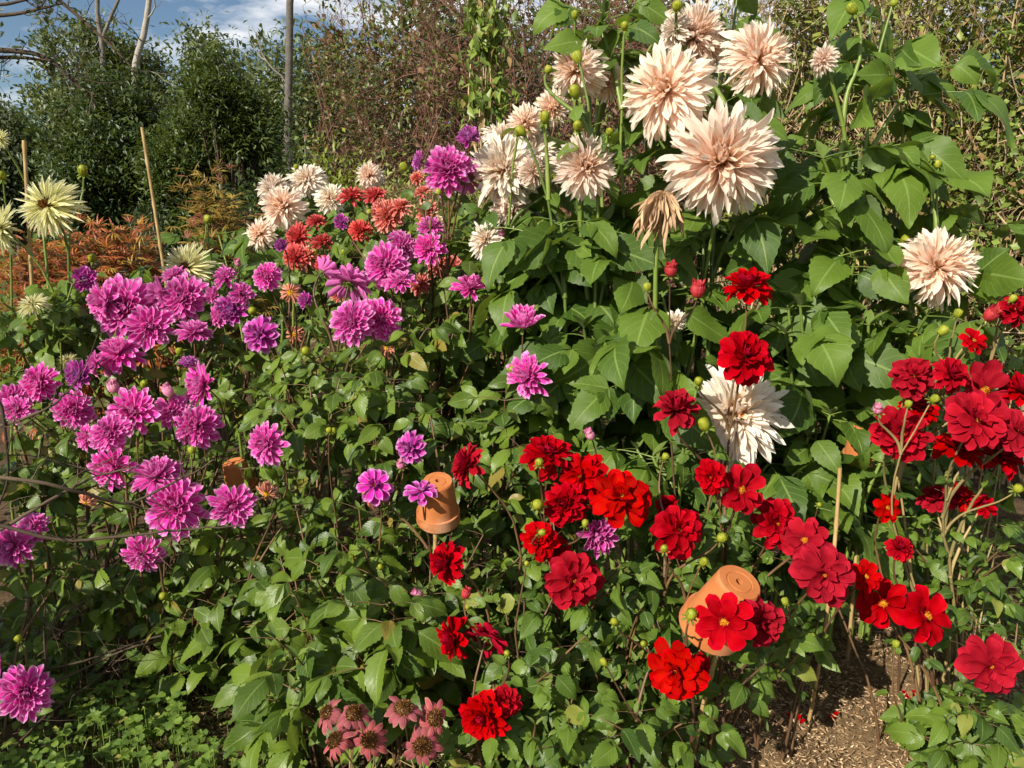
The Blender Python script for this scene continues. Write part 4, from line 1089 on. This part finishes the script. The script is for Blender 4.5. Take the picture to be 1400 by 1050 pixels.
def clusters(cx, cy, z0, z1, rx, ry, n, shell=.55, shape=1.0):
    out_ = []
    while len(out_) < n:
        q = rng.uniform(-1, 1, 3)
        if np.linalg.norm(q) > 1 or np.linalg.norm(q) < shell * random.random(): continue
        out_.append((cx + q[0] * rx, cy + q[1] * ry, (z0 + z1) / 2 + q[2] * (z1 - z0) / 2))
    return np.array(out_)

def lobed(z0, z1, rx, ry, n, nl, lr):
    L0 = clusters(0, 0, z0 + lr * .6, z1 - lr, max(.05, rx - lr), max(.05, ry - lr), nl, .9)
    L0[0] = (0, 0, z1 - lr)
    out_ = []
    for k in range(n):
        c = L0[k % nl]; q = unit(rng.normal(0, 1, 3)); q[2] = q[2] * .8 + .15
        out_.append(c + q * lr * random.uniform(.75, 1.0) * (1 + .25 * math.sin(k % nl * 2.3)))
    return np.array(out_)

def tree(name, label, cat, px, Y, z0, z1, rx, ry, ncl, nleaf, L, W, mat, bark, r0, mode='out', crad=.22, ntw=0, group=None, trunk_top=None, shell=.5, twig_r=.006, prof='lance', lobes=0, lr=.5):
    b = gpt(px, Y); b[2] = -.06
    o = thing(name, label, cat, b, group)
    tr = MB(); C = lobed(z0, z1 + .4 * lr - crad, rx, ry, ncl, lobes, lr) if lobes else clusters(0, 0, z0, z1 - 1.5 * crad, rx - .8 * crad, ry, ncl, shell)
    top = np.array([random.gauss(0, .1), random.gauss(0, .1), trunk_top or (z0 + (z1 - z0) * .6)])
    tp = bez((0, 0, 0), top * np.array([.3, .3, .5]) + rv(None, .05), top, 9)
    tube(tr, tp, r0 * np.linspace(1.15, .4, 9), 9)
    for c in C[:max(8, ncl // 2)]:
        i = random.randint(2, 7); q = tp[i]
        mid = (q + c) / 2 + rv(None, .08) + np.array([0, 0, .08])
        tube(tr, bez(q, mid, c, 7), r0 * np.linspace(.38, .06, 7), 5, cap=False)
    for _ in range(ntw):
        c = C[random.randrange(len(C))] + rv(None, crad); d = unit(c - np.array([0, 0, z0])) + rv(None, .5); ln = random.uniform(.15, .5) * (z1 - z0) * .35
        tube(tr, bez(c - d * ln * .5, c + rv(None, ln * .15), c + d * ln * .5, 5), twig_r * np.linspace(1, .35, 5), 3, cap=False)
    tr.build('trunk', M[bark], o)
    if nleaf:
        cr = MB(); scatter_leaves(cr, C, crad * rng.uniform(.6, 1.3, len(C)), nleaf, L, W, mode, (0, 0, (z0 + z1) / 2 * .8), prof=prof)
        cr.build('crown', M[mat], o)
    return o

def top_z(py, Y): return at(700, py, Y)[2]

# unseen shrub added left of the picture, placed to shade the lower left
def left_shade_plant():
    b = np.array([-2.15, 1.62, 0]); o = thing('shrub', 'unseen dark stemmed shrub added beyond the left edge to shade the ground', 'shrub', b); tr = MB(); cr = MB(); ends = []; allp = []
    BOX[0] = (.42, .5, 1.05)
    for _ in range(22): grow(tr, np.array([random.gauss(0, .12), random.gauss(0, .2), 0]), np.array([random.gauss(0, .3), random.gauss(0, .4), 1]), .75, .006, 2, ends, 5, .2, 4, .7, .1, allp)
    BOX[0] = None
    tr.build('branches', M['bark_dark'], o); scatter_leaves(cr, np.concatenate(allp), .05, 1500, .08, .045, 'out', (0, 0, .4), nv=5, prof='oval'); cr.build('crown', M['darktree'], o)
left_shade_plant()

# dark evergreen and what stands round it
tree('evergreen_shrub', 'big dark glossy evergreen behind the leaning cane', 'evergreen shrub', 225, 12.0, .1, top_z(95, 12), 1.75, 1.2, 420, 42000, .10, .036, 'ever', 'bark_dark', .10, 'out', .12, lobes=26, lr=.52, prof='oval', group='evergreen shrubs')
tree('evergreen_shrub', 'evergreen with upright willow like leaves right of the dark one', 'evergreen shrub', 345, 11.0, .4, top_z(80, 11), 1.1, .9, 260, 26000, .10, .030, 'ever2', 'bark_dark', .08, 'out', .11, lobes=16, lr=.42, prof='oval', group='evergreen shrubs')
tree('evergreen_shrub', 'low dark evergreen in shade at the left of the big one', 'evergreen shrub', 75, 14.0, 1.1, top_z(150, 14), 1.2, 1.0, 160, 15000, .11, .045, 'darktree', 'bark_dark', .09, 'out', .14, lobes=14, lr=.45, prof='oval', group='evergreen shrubs')
tree('tree', 'round olive green tree rising above the dark evergreen', 'tree', 205, 17.0, 2.0, top_z(28, 17), 1.9, 1.5, 300, 20000, .13, .06, 'olive', 'bark_grey', .14, 'out', .18, lobes=20, lr=.6, prof='oval', group='trees behind the garden')
tree('tree', 'dark tree at the far left edge below open sky', 'tree', 5, 21.0, 1.0, top_z(112, 21), 2.6, 1.8, 240, 14000, .15, .08, 'darktree', 'bark_dark', .2, 'out', .22, lobes=18, lr=.75, prof='oval', group='trees behind the garden')
tree('tree', 'pale leaved tree between evergreen and grey trunk', 'tree', 330, 20.0, 2.0, top_z(45, 20), 2.0, 1.6, 240, 15000, .14, .07, 'olive', 'bark_grey', .15, 'out', .2, lobes=18, lr=.65, prof='oval', group='trees behind the garden')
tree('tree', 'airy tree with small leaves right behind the grey trunk', 'tree', 440, 15.0, 1.0, top_z(10, 15), 1.3, 1.2, 60, 8000, .12, .06, 'olive', 'bark_dark', .10, 'out', .30, ntw=120, twig_r=.01, group='trees behind the garden')
tree('shrub', 'tall shaded shrub in front of the grey trunk foot', 'shrub', 430, 9.5, .0, top_z(150, 9.5), .9, .8, 50, 8500, .10, .035, 'ever', 'bark_dark', .06, 'out', .22)
tree('shrub', 'lime green sunlit shrub behind the distant blush blooms', 'shrub', 492, 7.0, .2, top_z(150, 7), .42, .4, 34, 4600, .07, .028, 'lime', 'bark_tan', .03, 'out', .13)
tree('conifer', 'small green conifer peeping over the maple', 'conifer', 245, 8.0, .3, top_z(268, 8), .22, .22, 26, 2600, .07, .012, 'darktree', 'bark_dark', .03, 'up', .07)

# Japanese maples
def maple(label, px, Y, pytop, rx, mat, n):
    b = gpt(px, Y); o = thing('japanese_maple', label, 'maple', b, 'japanese maples'); z1 = top_z(pytop, Y)
    tr = MB(); C = clusters(0, 0, .35, z1, rx, rx * .8, 46, .6)
    for c in C[:30]:
        tube(tr, bez((0, 0, 0), (c[0] * .3, c[1] * .3, c[2] * .9), c, 8), np.linspace(.016, .003, 8), 5, cap=False)
    tr.build('trunk', M['bark_dark'], o)
    cr = MB(); idx = rng.integers(0, len(C), n); P = C[idx] + rng.normal(0, .09, (n, 3))
    for k in range(6):
        a = (k - 2.5) * .42
        d0 = unit(P - np.array([0, 0, z1 * .4])) * .6 + np.array([0, 0, -.25]) + rng.normal(0, .35, (n, 3)) if k == 0 else d0
        side = unit(np.cross(d0, np.array([0, 0, 1.])))
        blades(cr, P, unit(d0) * math.cos(a) + side * math.sin(a), np.array([-.2, -.4, 1.]) + rv(n, .2), .085 * math.cos(a * .6) * rng.uniform(.7, 1.2, n), .011, -.7, .3, 0, 0, 0, 'lance', 4, 3, rnd=(P.sum(1) * 7.3) % 1)
    cr.build('crown', M[mat], o)
maple('feathery orange red maple behind the pink dahlias', 190, 4.6, 312, .42, 'maple', 2300)
maple('low rust orange maple beside the cream cactus dahlia', 95, 4.4, 345, .34, 'maple', 1300)
maple('yellowing feathery maple left of the distant blush dahlia', 338, 5.2, 215, .24, 'maple2', 1100)

# grey trunk and dead forked trunks
def bare_tree(label, paths, px, Y, bark='bark_grey', twigs=0, tr_=.006):
    b = gpt(px, Y); o = thing('bare_tree', label, 'bare tree', b, 'bare trunks'); tr = MB(); ends = []
    for path, r in paths:
        P = np.array([at(*p) if len(p) == 3 else p for p in path]); 
        t = np.linspace(0, len(P) - 1, 26)
        Q = np.stack([np.interp(t, np.arange(len(P)), P[:, i]) for i in range(3)], 1)
        for _ in range(4): Q[1:-1] = (Q[:-2] + 2 * Q[1:-1] + Q[2:]) / 4
        Q += np.cumsum(rng.normal(0, r * .08, Q.shape), 0)
        tube(tr, Q - b, np.linspace(r, r * .62, len(Q)), 10)
        for _ in range(twigs):
            i = random.randrange(6, 25); d = unit(rv() + np.array([0, 0, .3]))
            grow(tr, Q[i] - b, d, random.uniform(.5, 1.3), r * .22, 1, ends, 4, .25, 3, .7, .05)
    tr.build('trunk', M[bark], o)
bare_tree('straight pale grey trunk rising left of the reddish shrub', [([(395, 420, 12.5), (395, 200, 12.5), (393, 80, 12.5), (396, -60, 12.5)], .078)], 395, 12.5, twigs=3)
bare_tree('grey forked trunk against the sky at upper left', [([(140, 330, 16), (141, 75, 16), (131, 20, 16), (133, -60, 16)], .058), ([(141, 52, 16), (152, 25, 16), (165, -5, 16), (168, -50, 16)], .036)], 140, 16, twigs=3)
bare_tree('smooth grey leaning trunk to the right of the forked one', [([(178, 330, 15.5), (183, 95, 15.5), (196, 55, 15.5), (205, 5, 15.5), (208, -60, 15.5)], .068)], 178, 15.5, twigs=3)

# overhanging leafy boughs at upper left: a tree whose trunk stands outside the picture
def overhang():
    Y = 6.5; b = gpt(-230, Y); o = thing('tree', 'dark leafy bough of a tree reaching in from the upper left edge', 'tree', b, 'trees behind the garden')
    tr = MB(); cr = MB(); ends = []; allp = []
    trunk = np.array([b, at(-225, 300, Y), at(-215, 50, Y), at(-230, -220, Y)])
    t = np.linspace(0, 3, 14); Q = np.stack([np.interp(t, np.arange(4), trunk[:, i]) for i in range(3)], 1); tube(tr, Q - b, np.linspace(.16, .08, 14), 10)
    boughs = [[(-215, 60), (-80, 25), (20, 20), (85, 5)], [(-215, 120), (-60, 65), (60, 72), (105, 118), (130, 130)], [(-218, 150), (-90, 80), (30, 78), (85, 86)], [(-215, 40), (-100, -10), (0, 8), (60, -6)], [(-215, 20), (-20, -60), (70, -10), (150, 60), (180, 92)]]
    for i, bo in enumerate(boughs):
        P = np.array([at(x, y, Y + .1 * i) for x, y in bo]); t = np.linspace(0, len(P) - 1, 22)
        Q = np.stack([np.interp(t, np.arange(len(P)), P[:, k]) for k in range(3)], 1)
        for _ in range(2): Q[1:-1] = (Q[:-2] + 2 * Q[1:-1] + Q[2:]) / 4
        tube(tr, Q - b, np.linspace(.03, .006, 22), 6)
        for _ in range(12):
            k = random.randrange(5, 22); grow(tr, Q[k] - b, unit(np.array([.6, 0, .1]) + rv(None, .6)), random.uniform(.15, .4), .005, 1, ends, 4, .2, 2, .6, 0, allp)
        if i != 4:
            sel = np.concatenate(allp + [Q[8:] - b]); sel = sel[sel[:, 0] + b[0] < at(100, 0, Y)[0]]; allp.clear()
            if len(sel): scatter_leaves(cr, sel, .035, [120, 150, 70, 90][i], .075, .030, 'out')
    tr.build('trunk', M['bark_dark'], o); cr.build('crown', M['darktree'], o)
overhang()

def thicket(name, label, px, Y, w, h, nst, bark, mat, nleaf, L, Wd, r=.012, group=None, z_leaf=.0, nb=4, depth=2, wig=.20, up=.12, prof='oval', mode='out', ls=.06):
    b = gpt(px, Y); b[2] = 0; o = thing(name, label, 'shrub', b, group); tr = MB(); cr = MB(); ends = []; allp = []; BOX[0] = (w * .5, w * .4, h)
    for _ in range(nst):
        p = np.array([random.gauss(0, w * .22), random.gauss(0, w * .16), 0]); d = np.array([p[0] / w * 1.3 + random.gauss(0, .3), random.gauss(0, .25), 1.2])
        grow(tr, p, d, h * random.uniform(.5, .85), r * random.uniform(.7, 1.3), depth, ends, 5, wig, nb, .75, up, allp)
    BOX[0] = None
    for _ in range(4):
        p = np.array([random.uniform(-.4, .4) * w, random.uniform(-.3, .1) * w, 0]); e = p + np.array([random.uniform(-.3, .3) * w, random.uniform(-.1, .1), h * random.uniform(.7, 1)])
        tube(tr, bez3(p, p + (e - p) * .3 + rv(None, .22), p + (e - p) * .7 + rv(None, .25), e, 18) + np.cumsum(rng.normal(0, .007, (18, 3)), 0), r * np.linspace(1.9, .25, 18), 7)
    tr.build('branches', M[bark], o)
    if nleaf:
        S = np.concatenate(allp); S = S[S[:, 2] > z_leaf]
        scatter_leaves(cr, S, ls, int(nleaf * .5), L, Wd, mode, (0, 0, h * .4), prof=prof)
        K = S[rng.integers(0, len(S), 70)]
        scatter_leaves(cr, K, .09, int(nleaf * .4), L * 1.15, Wd * 1.15, mode, (0, 0, h * .4), prof=prof)
        scatter_leaves(cr, K[:16], .12, int(nleaf * .03), L * 2, Wd * 2, mode, (0, 0, h * .4), prof=prof)
        cr.build('crown', M[mat], o)
    return o
TG = 'twiggy shrubs behind the dahlias'
thicket('shrub', 'reddish twiggy shrub right of the grey trunk', 590, 8.0, 2.0, 3.9, 34, 'bark_red', 'rust', 13000, .06, .028, .012, TG, wig=.30, up=-.04)
thicket('shrub', 'maroon bare twigged shrub behind the creamy pink cluster', 735, 7.4, 2.2, 3.9, 40, 'bark_red', 'rust', 8000, .05, .024, .012, TG, wig=.30, up=-.02)
thicket('shrub', 'brown twiggy shrub behind the tallest blush blooms', 900, 6.2, 1.9, 3.6, 40, 'bark_red', 'rust', 8000, .05, .022, .011, TG, wig=.28, up=.0)
thicket('shrub', 'tangled brown and olive shrub between the blush dahlias', 1090, 5.4, 1.5, 3.2, 40, 'bark_tan', 'hedge', 16000, .042, .024, .010, TG)
thicket('shrub', 'sunlit tan twig thicket behind the right blush dahlia', 1250, 4.7, 1.3, 2.9, 44, 'bark_tan', 'hedge', 17000, .038, .024, .009, TG)
thicket('shrub', 'dense yellowing thicket at the upper right corner', 1420, 4.3, 1.5, 2.9, 40, 'bark_tan', 'ivy', 17000, .045, .030, .010, TG)
thicket('shrub', 'olive shrub low down in the middle behind the coral dahlias', 600, 5.6, 1.1, 1.75, 30, 'bark_tan', 'hedge', 9000, .04, .018, .006, TG)
# climber hanging over a thin stem
tree('climber', 'column of hanging pale climber leaves between the twiggy shrubs', 'climber', 668, 6.0, 1.2, 3.4, .14, .14, 34, 900, .10, .045, 'ivy', 'bark_tan', .03, 'hang', .07)
# far boundary hedge and trees closing the view
for k, (px, Y, pt, lab) in enumerate(((600, 22, -60, 'far dark tree behind the reddish shrub'), (735, 21, -60, 'far tree behind the maroon twigs'), (470, 25, 20, 'far tree just right of the grey trunk'), (870, 22, -40, 'far dark tree behind the tallest blush blooms'), (1120, 20, 30, 'far dark tree behind the tangled olive shrub'), (1380, 18, 30, 'far dark tree behind the corner thicket'), (1650, 18, 60, 'far tree beyond the right edge'), (-260, 24, 60, 'far tree beyond the left edge'), (60, 40, 215, 'distant tree across the lawn at far left'), (250, 42, 190, 'distant tree behind the big evergreen'))):
    tree('tree', lab, 'tree', px, Y, .3, top_z(pt, Y), 3.0 if Y < 30 else 4.5, 2.2, 80, 12000, .22, .13, 'olive' if px > 500 else 'darktree', 'bark_dark', .2, 'out', .5, group='trees behind the garden')
